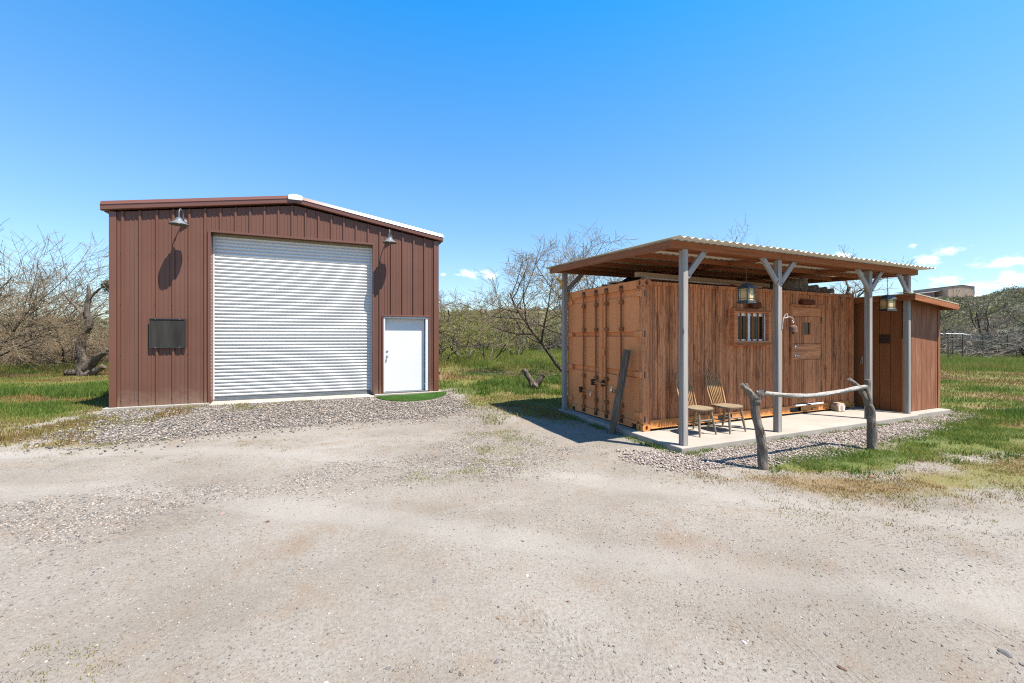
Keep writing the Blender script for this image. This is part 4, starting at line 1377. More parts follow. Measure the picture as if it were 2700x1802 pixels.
# cargo doors at the left end: two leaves pressed in three fields, four locking bars
m = MB(); m.bx(-.002, .10, .159, CW - .159, CH - .150, CH); m.build('door_header', OR, box, bevel=.006)
m = MB(); m.bx(.0, .10, .30, CW - .30, .02, .150); m.bx(.0, .10, .159, .30, .095, .150); m.bx(.0, .10, CW - .30, CW - .159, .095, .150); m.build('door_sill', OR, box, bevel=.006)
for (p, q) in ((.162, .296), (CW - .296, CW - .162)):
    m = MB(); m.bx(.03, .08, p, q, .015, .094); m.build('drain_slot', MAT['black'], box)
for (p, q, bars) in ((.105, 1.128, (.555, .998)), (1.195, CW - .105, (1.34, 1.775))):
    d = MB(); th = .018
    fields = [(.155, .895), (.895, 1.012), (1.012, 1.612), (1.612, 1.700), (1.700, CH - .155)]
    prof = [(th, .155)]
    for lo, hi in ((.895, 1.012), (1.612, 1.700)):
        prof += [(th, lo), (th + .046, lo + .012), (th + .046, hi - .012), (th, hi)]
    prof += [(th, CH - .275), (th + .02, CH - .262), (th + .02, CH - .19), (th, CH - .178), (th, CH - .155)]
    n = len(prof)
    d.add([(x, p + .075, z) for x, z in prof] + [(x, q - .075, z) for x, z in prof], [(i, i + 1, n + i + 1, n + i) for i in range(n - 1)])
    d.bx(th - .003, .06, p, p + .0749, .155, CH - .155); d.bx(th - .003, .06, q - .0749, q, .155, CH - .155)
    leaf = d.build('cargo_door', OR, box)
    for bv in bars:
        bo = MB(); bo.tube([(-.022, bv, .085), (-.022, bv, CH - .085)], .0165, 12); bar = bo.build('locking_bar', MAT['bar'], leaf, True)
        for z in (.16, .36, 1.02 if False else .80, 1.75, 2.24, CH - .13):
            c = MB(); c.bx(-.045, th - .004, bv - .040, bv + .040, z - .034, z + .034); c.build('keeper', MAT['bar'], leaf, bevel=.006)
        c = MB(); c.bx(-.044, .0, bv - .030, bv + .030, .055, .115); c.bx(-.044, .0, bv - .03, bv + .03, CH - .105, CH - .055); c.build('cam', MAT['rust_dark'], leaf, bevel=.006)
    for bv, z in zip(bars, ((.56, .70) if bars[0] < 1.2 else (.69, .49))):
        h = MB(); h.beam((-.052, bv, z), (-.060, bv + (.34 if bars[0] > 1.2 else -.34) * (1 if bv == bars[1] else 1) * -1, z + .03), .03, .014); h.build('door_handle', MAT['cont_rail'], leaf, bevel=.003)
        h = MB(); h.bx(-.06, th - .004, bv + .10 - .02, bv + .10 + .02, z - .05, z + .07); h.build('handle_catch', MAT['rust_dark'], leaf, bevel=.004)
    for z in (.267, .962, 1.657, 2.351):
        h = MB()
        if p < 1: h.bx(-.020, .0025, .045, .20, z - .045, z + .045); h.bx(-.030, .002, .020, .044, z - .055, z + .055)
        else: h.bx(-.020, .0025, CW - .20, CW - .045, z - .045, z + .045); h.bx(-.030, .002, CW - .044, CW - .020, z - .055, z + .055)
        h.build('hinge', OR, leaf, bevel=.005)
m = MB(); m.bx(.006, .05, 1.129, 1.194, .155, CH - .155); m.bx(-.006, .0059, 1.150, 1.172, .155, CH - .155); m.build('door_seal', OR, box, bevel=.004)
m = MB(); m.bx(-.03, -.0065, 1.05, 1.125, 1.25, 1.38); m.build('seal_plate', OR, box, bevel=.004)
m = MB(); m.bx(.0155, .0175, .27, .44, .55, .66); m.bx(.0155, .0175, .27, .44, .28, .53); m.build('data_plate', OR, box, bevel=.001)
for z in (.20, .96, 1.66, 2.35):
    m = MB(); m.bx(.03, .055, -.0012, .003, z - .055, z + .055); m.build('weld_slot', MAT['black'], box)


def padlock(v, z, label):
    x, y = to_world(CO, CYAW, -.078, v)
    t = thing('padlock', label, 'padlock', (x, y, SLAB + z), CYAW, 'padlocks on the cargo doors')
    m = MB(); m.bx(-.014, .014, -.028, .028, -.075, -.022); m.build('body', MAT['chrome'], t, bevel=.006)
    m = MB(); m.tube([(0, -.018, -.03), (0, -.018, .0)] + [(0, -.018 * math.cos(a), .002 + .02 * math.sin(a)) for a in [PI * i / 8 for i in range(9)]] + [(0, .018, -.03)], .005, 8); m.build('shackle', MAT['chrome'], t, True)


padlock(1.435, .50, 'silver padlock on the lower left handle of the cargo doors')
padlock(.765, .67, 'silver padlock beside the leaning plank on the cargo doors')

# ------------------------------------------------------------------ patio roof on grey posts
por = thing('patio_roof', 'open patio roof of cream corrugated sheets on grey wooden posts', 'patio roof', (CO[0], CO[1], SLAB), CYAW)
SLP = .0375
def rz(v, z0=3.03): return z0 + SLP * (v + 1.15)
POSTS = [(-.036, -.92), (2.103, -.90), (4.85, -.862), (6.262, -.862)]
GZ = MAT['grey_z']
for i, (u, v) in enumerate(POSTS):
    m = MB(); m.bx(-.0475, .0475, -.0475, .0475, 0, 2.905); o = m.build('post', GZ, por, bevel=.006); o.location = (u, v, 0)
for u, v in ((-.082, 2.44), (3.0, 2.50), (6.2, 2.5)):
    m = MB(); m.bx(-.0475, .0475, -.0475, .0475, 0, rz(v) - .125); o = m.build('post', GZ, por, bevel=.006); o.location = (u, v, 0)
SX, SY = MAT['stain_x'], MAT['stain_y']
def roofbeam(name, a, b, w, h, mat):
    m = MB(); m.beam(a, b, w, h); return m.build(name, mat, por, bevel=.004)
zb = 2.905 + .055
roofbeam('beam', (-.325, -.945, zb), (2.10, -.945, zb), .042, .110, SX); roofbeam('beam', (2.106, -.945, zb), (4.85, -.945, zb), .042, .110, SX); roofbeam('beam', (4.856, -.945, zb), (6.45, -.945, zb), .042, .110, SX)
roofbeam('beam', (-.279, -.880, zb + .006), (6.40, -.880, zb + .006), .080, .116, SX)
def rtop(v): return rz(v) - .024
for u in (-.30, 6.425):
    roofbeam('rafter', (u, -.922, rtop(-.922) - .058), (u, 2.70, rtop(2.70) - .058), .042, .115, SY)
for u in (2.13, 4.80):
    roofbeam('rafter', (u, -.838, rtop(-.838) - .047), (u, 2.60, rtop(2.60) - .047), .042, .087, SY)
for v in (-.62, .058, .66, 1.28, 1.88):
    for a, b in ((-.278, 2.108), (2.152, 4.778), (4.822, 6.403)):
        roofbeam('purlin', (a, v, rtop(v) - .046), (b, v, rtop(v) - .046), .042, .089, SX)
for v in (2.44,):
    roofbeam('beam', (-.278, v, rtop(v) - .060), (6.403, v, rtop(v) - .060), .085, .114, SX)
BR = MAT['grey_brace']
def brace(u0, v, z0, u1, z1, w=.088):
    m = MB(); L = math.hypot(u1 - u0, z1 - z0)
    m.prism([(-w / 2, 0), (w / 2, 0), (w / 2, L), (-w / 2, L)], -.021, .021, 1)
    o = m.build('brace', BR, por, bevel=.004); o.location = (u0, v, z0); o.rotation_euler = (0, math.atan2(u1 - u0, z1 - z0), 0)
    for f_ in (.045, L - .045):
        for s in (-.02, .02):
            b = MB(); b.lathe([(0, .005), (.009, .005), (.010, 0)], (s, -.021, f_), 8, Matrix.Rotation(PI / 2, 3, 'X'))
            b.build('bolt', MAT['rust_dark'], o)
    return o
def brace2(u0, u1, v, z0=2.50, z1=2.93): return brace(u0, v, z0, u1, z1)
brace2(.015, .40, -.925); brace2(2.06, 1.655, -.935); brace2(2.145, 2.55, -.905); brace2(4.81, 4.39, -.90); brace2(4.89, 5.30, -.87); brace2(6.225, 5.82, -.90)
m = MB(); L = math.hypot(.42, .42); m.prism([(-.044, 0), (.044, 0), (.044, L), (-.044, L)], -.021, .021, 1); o = m.build('brace', BR, por, bevel=.004); o.location = (-.04, 2.44, 2.62); o.rotation_euler = (0, math.atan2(.42, .42), 0)
# corrugated sheets: each about six waves wide
CR = .150
U_A, U_B = -.335, 6.745
u = U_A; i = 0
while u < U_B - .01:
    u1 = min(u + CR * 6, U_B)
    m = MB(); prof = []
    nst = int(round((u1 - u) / CR * 8))
    for k in range(nst + 1):
        q = u + (u1 - u) * k / nst; w = math.cos(2 * PI * (q - U_A) / CR)
        prof.append((q, .014 * math.copysign(abs(w) ** .8, w)))
    n = len(prof); zo = .0018 * (i % 2)
    va, vb = -1.15 - .012 * (i % 3), 2.86
    top = [(p, va, rz(va) + w + zo) for p, w in prof] + [(p, vb, rz(vb) + w + zo) for p, w in prof]
    m.add(top, [(j, j + 1, n + j + 1, n + j) for j in range(n - 1)])
    o = m.build('roof_sheet', MAT['cream'], por, True, fix=False)
    sm = o.modifiers.new('thick', 'SOLIDIFY'); sm.thickness = .0025; sm.offset = 1
    u = u1; i += 1
m = MB()
for j in range(40):
    u = -.2 + j * .165
    m.lathe([(0, .012), (.010, .008), (.012, 0)], (u, -.94, rz(-.94) + .012), 6)
tag(m.build('roof_screws', MAT['rust'], por), None, None, None, 'stuff')

# small yellow wooden ornament on the back post
x, y = to_world(CO, CYAW, -.155, 2.43)
yt = thing('post_ornament', 'small yellow wooden ornament on the rear grey post', 'ornament', (x, y, SLAB + 2.79), CYAW)
YM = painted('faded_yellow_paint', (.55, .33, .09), .7, .2, .15)
m = MB(); m.bx(-.03, .026, -.03, .03, -.05, .05); m.build('body', YM, yt, bevel=.004)
m = MB(); m.beam((-.03, 0, .03), (-.14, 0, .10), .012, .05); m.build('wing', YM, yt)
m = MB(); m.beam((-.02, 0, -.06), (-.06, 0, -.13), .012, .04); m.build('tail', YM, yt)

# ------------------------------------------------------------------ shed at the right end
shed = thing('wooden_shed', 'small brown wooden shed with a sloping roof beside the container', 'shed', (CO[0], CO[1], SLAB), CYAW)
def shed_wood(name, a, b, c):
    g = G(name, .8, .2)
    n = g.noise(g.coord((1, 1, .05), rand=7), 55, 5, .6, .5); m_ = g.noise(g.coord((6, 6, 1.1), rand=11), 1.0, 4, .6)
    k = g.ramp(n, [(.3, a), (.5, b), (.72, c)])
    k = g.mix(g.ramp(m_, [(.52, 0.0), (.75, .55)]), k, (.36, .21, .12))
    g.col(k); g.bump(n, .25, .005); return g.mat
SW = shed_wood('stained_shed_siding', (.135, .050, .025), (.20, .078, .038), (.26, .105, .052))
SD = wood('shaded_shed_panel', [(.3, (.17, .062, .024)), (.55, (.235, .088, .034)), (.75, (.29, .115, .048))], 2, knots=False)
SF = MAT['stain_x']
def wtop(u): return 2.40 - .137 * (u - 6.62)
FV = -.785; LU = 6.30
gro = [6.33, 6.62, 6.803, 7.030, 7.229, 7.431, 7.640, 7.70]
for a, b in zip(gro[:-1], gro[1:]):
    m = MB(); g_ = .004
    m.add([(a + g_, FV, 0.003), (b - g_, FV, 0.003), (b - g_, FV, wtop(b)), (a + g_, FV, wtop(a)), (a + g_, FV + .018, .003), (b - g_, FV + .018, .003), (b - g_, FV + .018, wtop(b)), (a + g_, FV + .018, wtop(a))],
          [(0, 1, 2, 3), (5, 4, 7, 6), (0, 4, 5, 1), (1, 5, 6, 2), (2, 6, 7, 3), (3, 7, 4, 0)])
    m.build('plank', SW, shed, bevel=.002)
m = MB(); m.bx(7.705, 7.815, FV - .012, FV + .03, .003, wtop(7.75)); m.build('corner_board', SW, shed, bevel=.003)
gl_ = [FV + .02, -.565, -.360, -.12, .085, .28, .48, .68, .88, 1.08, 1.28, 1.48, 1.68, 1.88, 2.08, 2.28]
for a, b in zip(gl_[:-1], gl_[1:]):
    m = MB(); m.bx(LU, LU + .018, a + .004, b - .004, .003, 2.455); m.build('plank', SD, shed, bevel=.002)
m = MB(); m.bx(LU + .0185, 7.80, FV + .0185, 2.26, .01, 2.20); m.build('core', MAT['inner_brown'], shed)
m = MB(); m.bx(7.801, 7.815, FV + .031, 2.28, .003, 2.20); m.build('side_wall', SW, shed)
m = MB(); m.bx(LU, 7.815, 2.281, 2.295, .003, 2.20); m.build('back_wall', SW, shed)
# roof: sheet on rafters with fascia boards
def sz(u): return 2.487 - .092 * (u - 6.10)
RA, RB = 6.10, 7.905
m = MB(); m.add([(RA, -1.07, sz(RA)), (RB, -1.07, sz(RB)), (RB, 2.4, sz(RB)), (RA, 2.4, sz(RA)), (RA, -1.07, sz(RA) + .02), (RB, -1.07, sz(RB) + .02), (RB, 2.4, sz(RB) + .02), (RA, 2.4, sz(RA) + .02)],
               [(0, 3, 2, 1), (4, 5, 6, 7), (0, 1, 5, 4), (1, 2, 6, 5), (2, 3, 7, 6), (3, 0, 4, 7)]); m.build('roof', painted('olive_roll_roofing', (.36, .33, .24), .85, .15, .12, 8), shed)
m = MB(); m.beam((RA, -1.055, sz(RA) - .062), (RB, -1.055, sz(RB) - .062), .022, .116); m.build('fascia', MAT['stain_x'], shed, bevel=.003)
m = MB(); m.beam((RA + .011, -1.043, sz(RA) - .062), (RA + .011, 2.4, sz(RA) - .062), .022, .116); m.build('fascia', MAT['stain_y'], shed, bevel=.003)
m = MB(); m.beam((RB - .011, -1.043, sz(RB) - .058), (RB - .011, 2.4, sz(RB) - .058), .022, .110); m.build('fascia', MAT['stain_y'], shed, bevel=.003)
for v in (-.74, .1, .9, 1.7):
    m = MB(); m.beam((RA + .03, v, sz(RA) - .05), (RB - .03, v, sz(RB) - .05), .04, .09); m.build('rafter', MAT['stain_x'], shed)
m = MB(); m.bx(5.95, 6.16, -1.02, -.80, sz(6.05) + .028, sz(6.05) + .036); m.build('flashing', MAT['cream'], shed)
# dark plaque on the shaded wall
pl = MB(); pl.bx(LU - .018, LU, -.557, -.368, 1.465, 1.652); plo = pl.build('plaque', painted('dark_plaque', (.035, .018, .012), .5, .3, .3, 25), shed, bevel=.003)
for q in range(4):
    m = MB(); m.bx(LU - .0215, LU - .0182, -.53 + .01 * (q % 2), -.395 - .02 * (q % 3), 1.495 + q * .034, 1.505 + q * .034); m.build('raised_line', MAT['rust_dark'], plo)
m = MB(); m.tube([(LU - .01, -.05, 1.16), (LU - .03, -.055, 1.10), (LU - .035, -.06, 1.02), (LU - .03, -.03, .985), (LU - .02, -.015, 1.03), (LU - .012, -.03, 1.10), (LU - .01, -.04, 1.16)], .007, 6); m.build('rope_pull', painted('pale_rope', (.42, .33, .24), .9, .1), shed, True)
# ------------------------------------------------------------------ spindle-back chairs
def chair(label, u, v, rz_):
    x, y = to_world(CO, CYAW, u, v)
    t = thing('spindle_chair', label, 'chair', (x, y, SLAB), CYAW + rz_, 'spindle back chairs on the patio')
    # local: faces -y, seat centre at origin
    m = MB(); P = []
    for k in range(40):
        a = 2 * PI * k / 40; c, s = math.cos(a), math.sin(a)
        w = .225 + .012 * -s
        P.append((w * math.copysign(abs(c) ** .72, c) * (1.0 if s < 0 else .93), .215 * math.copysign(abs(s) ** .80, s)))
    n = len(P)
    lv = [(.90, .402), (.985, .412), (1.0, .426), (.985, .438), (.94, .441)]
    vs = [(p[0] * k, p[1] * k, z) for k, z in lv for p in P]
    fs = [tuple(range(n - 1, -1, -1))] + [(j * n + i, j * n + (i + 1) % n, (j + 1) * n + (i + 1) % n, (j + 1) * n + i) for j in range(len(lv) - 1) for i in range(n)]
    # saddled top
    vs += [(p[0] * .55, p[1] * .55 - .0, .431) for p in P] + [(0, 0, .429)]
    b = (len(lv) - 1) * n
    fs += [(b + i, b + (i + 1) % n, b + n + (i + 1) % n, b + n + i) for i in range(n)] + [(b + n + i, b + n + (i + 1) % n, b + 2 * n) for i in range(n)]
    m.add(vs, fs); m.build('seat', MAT['chair_seat'], t, True)
    legs = []
    for sx in (-1, 1):
        for sy in (-1, 1):
            top = Vector((sx * .150, sy * .135, .41)); bot = Vector((sx * (.205 if sy < 0 else .20), sy * (.195 if sy < 0 else .235), 0))
            m = MB(); m.tube([top.lerp(bot, q) for q in (0, .25, .45, .50, .55, .8, 1)], [.014, .0185, .021, .017, .021, .017, .0125], 12); m.build('leg', MAT['chair_leg'] if sy < 0 else MAT['chair_wood'], t, True)
            legs.append((sx, sy, top, bot))
    def at(sx, sy, q):
        for a in legs:
            if a[0] == sx and a[1] == sy: return a[2].lerp(a[3], q)
    for sx in (-1, 1):
        a, b = at(sx, -1, .52), at(sx, 1, .52); m = MB(); m.tube([a.lerp(b, q) for q in (0, .3, .5, .7, 1)], [.008, .011, .013, .011, .008], 8); m.build('stretcher', MAT['chair_leg'], t, True)
    a = at(-1, -1, .52).lerp(at(-1, 1, .52), .5); b = at(1, -1, .52).lerp(at(1, 1, .52), .5); m = MB(); m.tube([a.lerp(b, q) for q in (0, .3, .5, .7, 1)], [.008, .011, .013, .011, .008], 8); m.build('stretcher', MAT['chair_leg'], t, True)
    a, b = at(-1, -1, .40), at(1, -1, .40); m = MB(); m.tube([a, a.lerp(b, .5), b], [.008, .012, .008], 8); m.build('stretcher', MAT['chair_leg'], t, True)
    # bow and spindles, leaning back
    def bp(xx, h): return (xx, .165 + .30 * h, .435 + h)
    H = .555
    bow = []
    for k in range(33):
        a = PI * k / 32; c, s = math.cos(a), math.sin(a)
        xx = -.205 * math.copysign(abs(c) ** .85, c); h = H * s ** .62 if s > 1e-6 else 0
        xx *= .86 + .14 * min(1, h / .25)
        bow.append(bp(xx, h))
    m = MB(); m.tube(bow, .0145, 10); m.build('bow', MAT['chair_wood'], t, True)
    for k in range(7):
        f_ = (k - 3) / 3.0
        xb = f_ * .115; xt = f_ * .150
        # height of the bow above xt
        h = max(q[2] - .435 for q in bow if True and abs(q[0]) >= abs(xt) - .012) if abs(xt) > .01 else H
        h = min(h, H)
        cand = [q for q in bow[:17]]
        hh = np.interp(abs(xt), [abs(q[0]) for q in reversed(bow[:17])], [q[2] - .435 for q in reversed(bow[:17])])
        pts = [bp(xb + (xt - xb) * q, hh * q) for q in (0, .30, .42, .62, .8, 1)]
        m = MB()
        for i in range(len(pts) - 1): pass
        m.tube(pts, [.007, .009, .012, .015, .010, .006], 8); m.build('spindle', MAT['chair_wood'], t, True)
    return t


chair('weathered wooden spindle chair partly behind the front corner post', .755, -.455, .10)
chair('weathered wooden spindle chair in the open, below the barred window', 1.395, -.500, .07)


# ------------------------------------------------------------------ hanging lanterns
def lantern(label, u, v, ztop, rot, hang):
    x, y = to_world(CO, CYAW, u, v)
    t = thing('lantern', label, 'lantern', (x, y, SLAB + ztop), CYAW + rot, 'lanterns hanging from the patio roof')
    L = MAT['lantern']
    # roof: flared four-sided hood
    def ring(w, z): return [(-w, -w, z), (w, -w, z), (w, w, z), (-w, w, z)]
    m = MB(); rs = [ring(.004, 0), ring(.040, -.004), ring(.050, -.012), ring(.098, -.078), ring(.106, -.088), ring(.106, -.094), ring(.075, -.094)]
    m.add([p for r in rs for p in r], [(j * 4 + i, j * 4 + (i + 1) % 4, (j + 1) * 4 + (i + 1) % 4, (j + 1) * 4 + i) for j in range(len(rs) - 1) for i in range(4)]); m.build('hood', L, t)
    w = .083
    for sx in (-1, 1):
        for sy in (-1, 1): m = MB(); m.bx(sx * w - .008, sx * w + .008, sy * w - .008, sy * w + .008, -.290, -.0942); m.build('corner_bar', L, t)
    pass
    m = MB(); rs = [ring(.092, -.290), ring(.098, -.296), ring(.098, -.318), ring(.104, -.322), ring(.104, -.334), ring(.0, -.334)]
    m.add([p for r in rs for p in r], [(j * 4 + i, j * 4 + (i + 1) % 4, (j + 1) * 4 + (i + 1) % 4, (j + 1) * 4 + i) for j in range(len(rs) - 1) for i in range(4)]); m.add(ring(.092, -.290), [(0, 1, 2, 3)]); m.build('base', L, t)
    for k in range(4):
        Rm = Matrix.Rotation(k * PI / 2, 3, 'Z')
        m = MB(); m.box(Rm @ Vector((0, -w + .002, -.192)), (.150, .004, .194), Rm); pn = m.build('pane', MAT['amber'], t)
        m = MB()
        for q in (-.052, .052): m.box(Rm @ Vector((q, -w - .003, -.192)), (.005, .004, .194), Rm)
        for q in (-.125, -.255): m.box(Rm @ Vector((0, -w - .0035, q)), (.150, .004, .005), Rm)
        m.build('muntin', L, pn)
    m = MB(); m.lathe([(0, -.17), (.014, -.172), (.018, -.20), (.018, -.288)], (0, 0, 0), 10); m.build('candle', painted('candle_tube', (.75, .66, .45), .5), t, True)
    m = MB(); m.tube([(.012 * math.cos(a), 0, .006 + .012 * math.sin(a)) for a in [2 * PI * i / 12 for i in range(13)]], .003, 6, False); m.build('loop', L, t, True)
    z = .022; k = 0
    link = MB(); link.tube([((.008 if abs(math.cos(a)) > 0 else 0) * math.cos(a), 0, .017 * math.sin(a)) for a in [2 * PI * i / 14 for i in range(15)]], .0026, 6, False); lm = link.mesh('chain_link', MAT['rust'], True)
    while z < hang:
        place('chain_link', lm, t, (0, 0, z), (0, 0, (k % 2) * PI / 2)); z += .0262; k += 1
    return t


def hang_at(px_u, v): return px_u


lantern('dark four sided lantern hanging on a chain above the barred window', 1.475, -.80, 2.50, .06, .40)
lantern('dark four sided lantern hanging in front of the brown shed wall', 5.66, -.80, 2.475, -.35, .42)

# ------------------------------------------------------------------ bell on a scroll bracket
x, y = to_world(CO, CYAW, 2.150, -.945)
bl = thing('garden_bell', 'small rusty bell on a scrolled iron bracket screwed to the second post', 'bell', (x, y, SLAB), CYAW + .02)
m = MB()
sc_pts = [(0.005, -.010, 1.70), (.0, -.012, 1.80), (.002, -.02, 1.88), (.012, -.03, 1.935)]
pts = [(-.006, -.012, 1.74), (-.004, -.014, 1.84), (.010, -.02, 1.93), (.040, -.03, 1.985), (.075, -.035, 2.000), (.095, -.035, 1.985), (.098, -.035, 1.965), (.085, -.035, 1.955)]
m.tube(pts, [.006] * len(pts), 8)
pts = [(.010, -.02, 1.93), (.03, -.03, 1.925), (.055, -.035, 1.930), (.100, -.04, 1.945), (.150, -.05, 1.945), (.190, -.06, 1.925), (.212, -.065, 1.893), (.208, -.068, 1.862), (.188, -.068, 1.846), (.168, -.066, 1.855), (.165, -.066, 1.878), (.178, -.066, 1.888)]
m.tube(pts, [.006] * len(pts), 8)
m.build('bracket', painted('worn_pale_iron', (.50, .45, .40), .6, .3, .3, 30, (.2, .1, .06)), bl, True)
bx_, by_ = .190, -.068
m = MB(); m.tube([(bx_ + .012 * math.cos(a), by_, 1.832 + .014 * math.sin(a)) for a in [2 * PI * i / 12 for i in range(13)]], .004, 6, False); m.build('ring', MAT['rust_dark'], bl, True)
m = MB(); m.lathe([(0, 1.820), (.018, 1.818), (.020, 1.808), (.045, 1.796), (.058, 1.775), (.061, 1.750), (.062, 1.705), (.066, 1.690), (.064, 1.682), (.056, 1.684)], (bx_, by_, 0), 20); m.build('bell', MAT['rust'], bl, True)
m = MB(); m.lathe([(0, 1.70), (.018, 1.690), (.020, 1.668), (.012, 1.652), (0, 1.648)], (bx_, by_, 0), 10); m.build('clapper', MAT['rust_dark'], bl, True)

# ------------------------------------------------------------------ hitching rail of silvered juniper trunks
hr_ = thing('hitching_rail', 'hitching rail of one silvered pole resting in two forked weathered posts', 'hitching rail', (3.255, 5.41, 0))


def log(pts, rad, n=14, seed=0, steps=6, rough=.16):
    """lumpy trunk through pts"""
    r_ = np.random.default_rng(seed); P = np.array(pts, float); R = np.array(rad, float)
    t = np.arange(len(P)); tt = np.linspace(0, len(P) - 1, (len(P) - 1) * steps + 1)
    # Catmull-Rom
    out = []
    for q in tt:
        i = min(int(q), len(P) - 2); f_ = q - i
        p0, p1, p2, p3 = P[max(i - 1, 0)], P[i], P[i + 1], P[min(i + 2, len(P) - 1)]
        out.append(.5 * ((2 * p1) + (-p0 + p2) * f_ + (2 * p0 - 5 * p1 + 4 * p2 - p3) * f_ ** 2 + (-p0 + 3 * p1 - 3 * p2 + p3) * f_ ** 3))
    out = np.array(out); rr = np.interp(tt, t, R)
    m = MB(); m.tube([tuple(p) for p in out], list(rr), n)
    V = np.array(m.v); cen = np.repeat(out, n, 0); d = V - cen
    ang = np.tile(np.arange(n), len(out)); s_ = np.repeat(np.linspace(0, len(P), len(out)), n)
    k = 1 + rough * (np.sin(ang * 2 * PI / n * 3 + s_ * 1.3 + seed) * .4 + (r_.random(len(V)) - .5) * .7 + .5 * np.sin(s_ * 4 + ang * .7))
    V = cen + d * k[:, None]
    m.v = [tuple(p) for p in V]
    return m


D1 = [(3.262, 5.413, -.06), (3.262, 5.413, .10), (3.250, 5.413, .332), (3.222, 5.413, .500), (3.168, 5.413, .70), (3.160, 5.413, .86), (3.165, 5.413, .93)]
def rel(p): return [(a - 3.255, b - 5.41, c) for a, b, c in p]
m = log(rel(D1), [.068, .060, .057, .053, .050, .055, .060], 16, 1); po1 = m.build('post', MAT['drift'], hr_, True)
m = log(rel([(3.168, 5.413, .86), (3.10, 5.405, .985), (3.03, 5.395, 1.045), (2.965, 5.385, 1.105)]), [.052, .044, .034, .024], 12, 2); m.build('fork', MAT['drift'], po1, True)
m = log(rel([(3.085, 5.405, 1.00), (3.06, 5.41, 1.06), (3.045, 5.415, 1.11)]), [.026, .022, .016], 10, 3); m.build('stub', MAT['drift'], po1, True)
m = log(rel([(3.165, 5.40, .88), (3.205, 5.39, .96), (3.25, 5.38, 1.035)]), [.052, .042, .036], 12, 4); m.build('fork', MAT['drift'], po1, True)
for (q, z) in ((.345, .012), (.20, .0)):
    pass
for z, s_ in ((.50, .020), (.24, .017)):
    px = np.interp(z, [c[2] for c in D1], [c[0] for c in D1])
    m = MB(); m.lathe([(0, .004), (.020, .003), (.024, -.003), (.024, -.012)], (px - 3.255 + .012, 5.413 - 5.41 - .052, z), 12, Matrix.Rotation(PI / 2, 3, 'X') @ Matrix.Diagonal((.75, 2.2, 1)).to_3x3()); m.build('knot_hole', MAT['rust_dark'], po1, True)
D2 = [(5.478, 6.333, -.06), (5.478, 6.333, .10), (5.470, 6.333, .391), (5.440, 6.333, .62), (5.415, 6.333, .74), (5.404, 6.333, .90), (5.405, 6.333, 1.07)]
m = log(rel(D2), [.070, .063, .060, .055, .051, .043, .040], 16, 5); po2 = m.build('post', MAT['drift'], hr_, True)
m = log(rel([(5.425, 6.333, .72), (5.345, 6.335, .85), (5.263, 6.34, .965), (5.19, 6.345, 1.03), (5.135, 6.35, 1.075)]), [.048, .042, .036, .032, .027], 12, 6); m.build('fork', MAT['drift'], po2, True)
m = MB(); m.lathe([(0, .004), (.018, .003), (.022, -.003), (.022, -.012)], (5.468 - 3.255, 6.333 - 5.41 - .056, .38), 12, Matrix.Rotation(PI / 2, 3, 'X') @ Matrix.Diagonal((.8, 3.2, 1)).to_3x3()); m.build('knot_hole', MAT['rust_dark'], po2, True)
m = log(rel([(3.17, 5.40, .99), (3.25, 5.43, .985), (3.616, 5.597, .940), (4.004, 5.781, .898), (4.409, 5.965, .886), (4.874, 6.149, .912), (5.20, 6.27, .945), (5.385, 6.33, .962)]), [.026, .029, .030, .031, .032, .031, .034, .031], 14, 7, 8, .14); m.build('rail', MAT['drift_rail'], hr_, True)

# leaning plank
x0, y0 = to_world(CO, CYAW, -.345, .385); x1, y1 = to_world(CO, CYAW, -.105, .275)
pk = thing('leaning_plank', 'weathered brown plank leaning on the cargo doors', 'plank', (x0, y0, 0))
zb_ = ghf(x0, y0) - .01
m = MB(); a = Vector((0, 0, zb_)); b = Vector((x1 - x0, y1 - y0, SLAB + 1.385))
m.beam(a, b, .135, .070, up=Vector((-math.cos(CYAW), -math.sin(CYAW), .15)))
o = m.build('plank', MAT['sleeper'], pk, bevel=.006)
m = MB(); off = Vector((-math.sin(CYAW), math.cos(CYAW), 0)) * 0
sd = Vector((math.sin(CYAW), -math.cos(CYAW), 0))
m.beam(a.lerp(b, .02) + sd * .0685, a.lerp(b, .985) + sd * .0685, .003, .012, up=Vector((-math.cos(CYAW), -math.sin(CYAW), .15))); m.build('split', MAT['black'], o)

# painted block with a horseshoe shape
x, y = to_world(CO, CYAW, 5.245, -.115)
ps = thing('painted_block', 'small tan stone block with a white painted horseshoe on the patio', 'painted block', (x, y, SLAB), CYAW - .25)
BM_ = painted('tan_block', (.40, .30, .215), .85, .15, .15, 12, (.26, .19, .14), bump=.3)
m = MB(); P = [(-.085, 0), (.085, 0), (.10, .12), (.075, .175), (-.06, .185), (-.10, .13)]
m.prism(P, -.085, .095, 1); o = m.build('block', BM_, ps, bevel=.014)
m = MB(); pts = [(-.045, -.0875, .018), (-.060, -.0885, .07), (-.052, -.0885, .12), (-.025, -.0885, .148), (.015, -.0885, .150), (.045, -.0885, .125), (.058, -.0885, .08), (.050, -.0875, .020)]
m.tube(pts, [.013] * 8, 8); m.v = [(p[0], -.0855 + (p[1] + .0885) * .12 - .001, p[2]) for p in m.v]; m.build('horseshoe', MAT['white_plastic'], o, True)
m = MB(); m.bx(-.078, .070, -.06, .08, .1795, .1835); m.v = [(p[0], p[1], p[2] - (p[0] + .06) * .074 * (1 if p[0] > -.06 else 0)) for p in m.v]; m.build('pale_top', painted('pale_sanded_top', (.55, .47, .39), .85, .1), o)

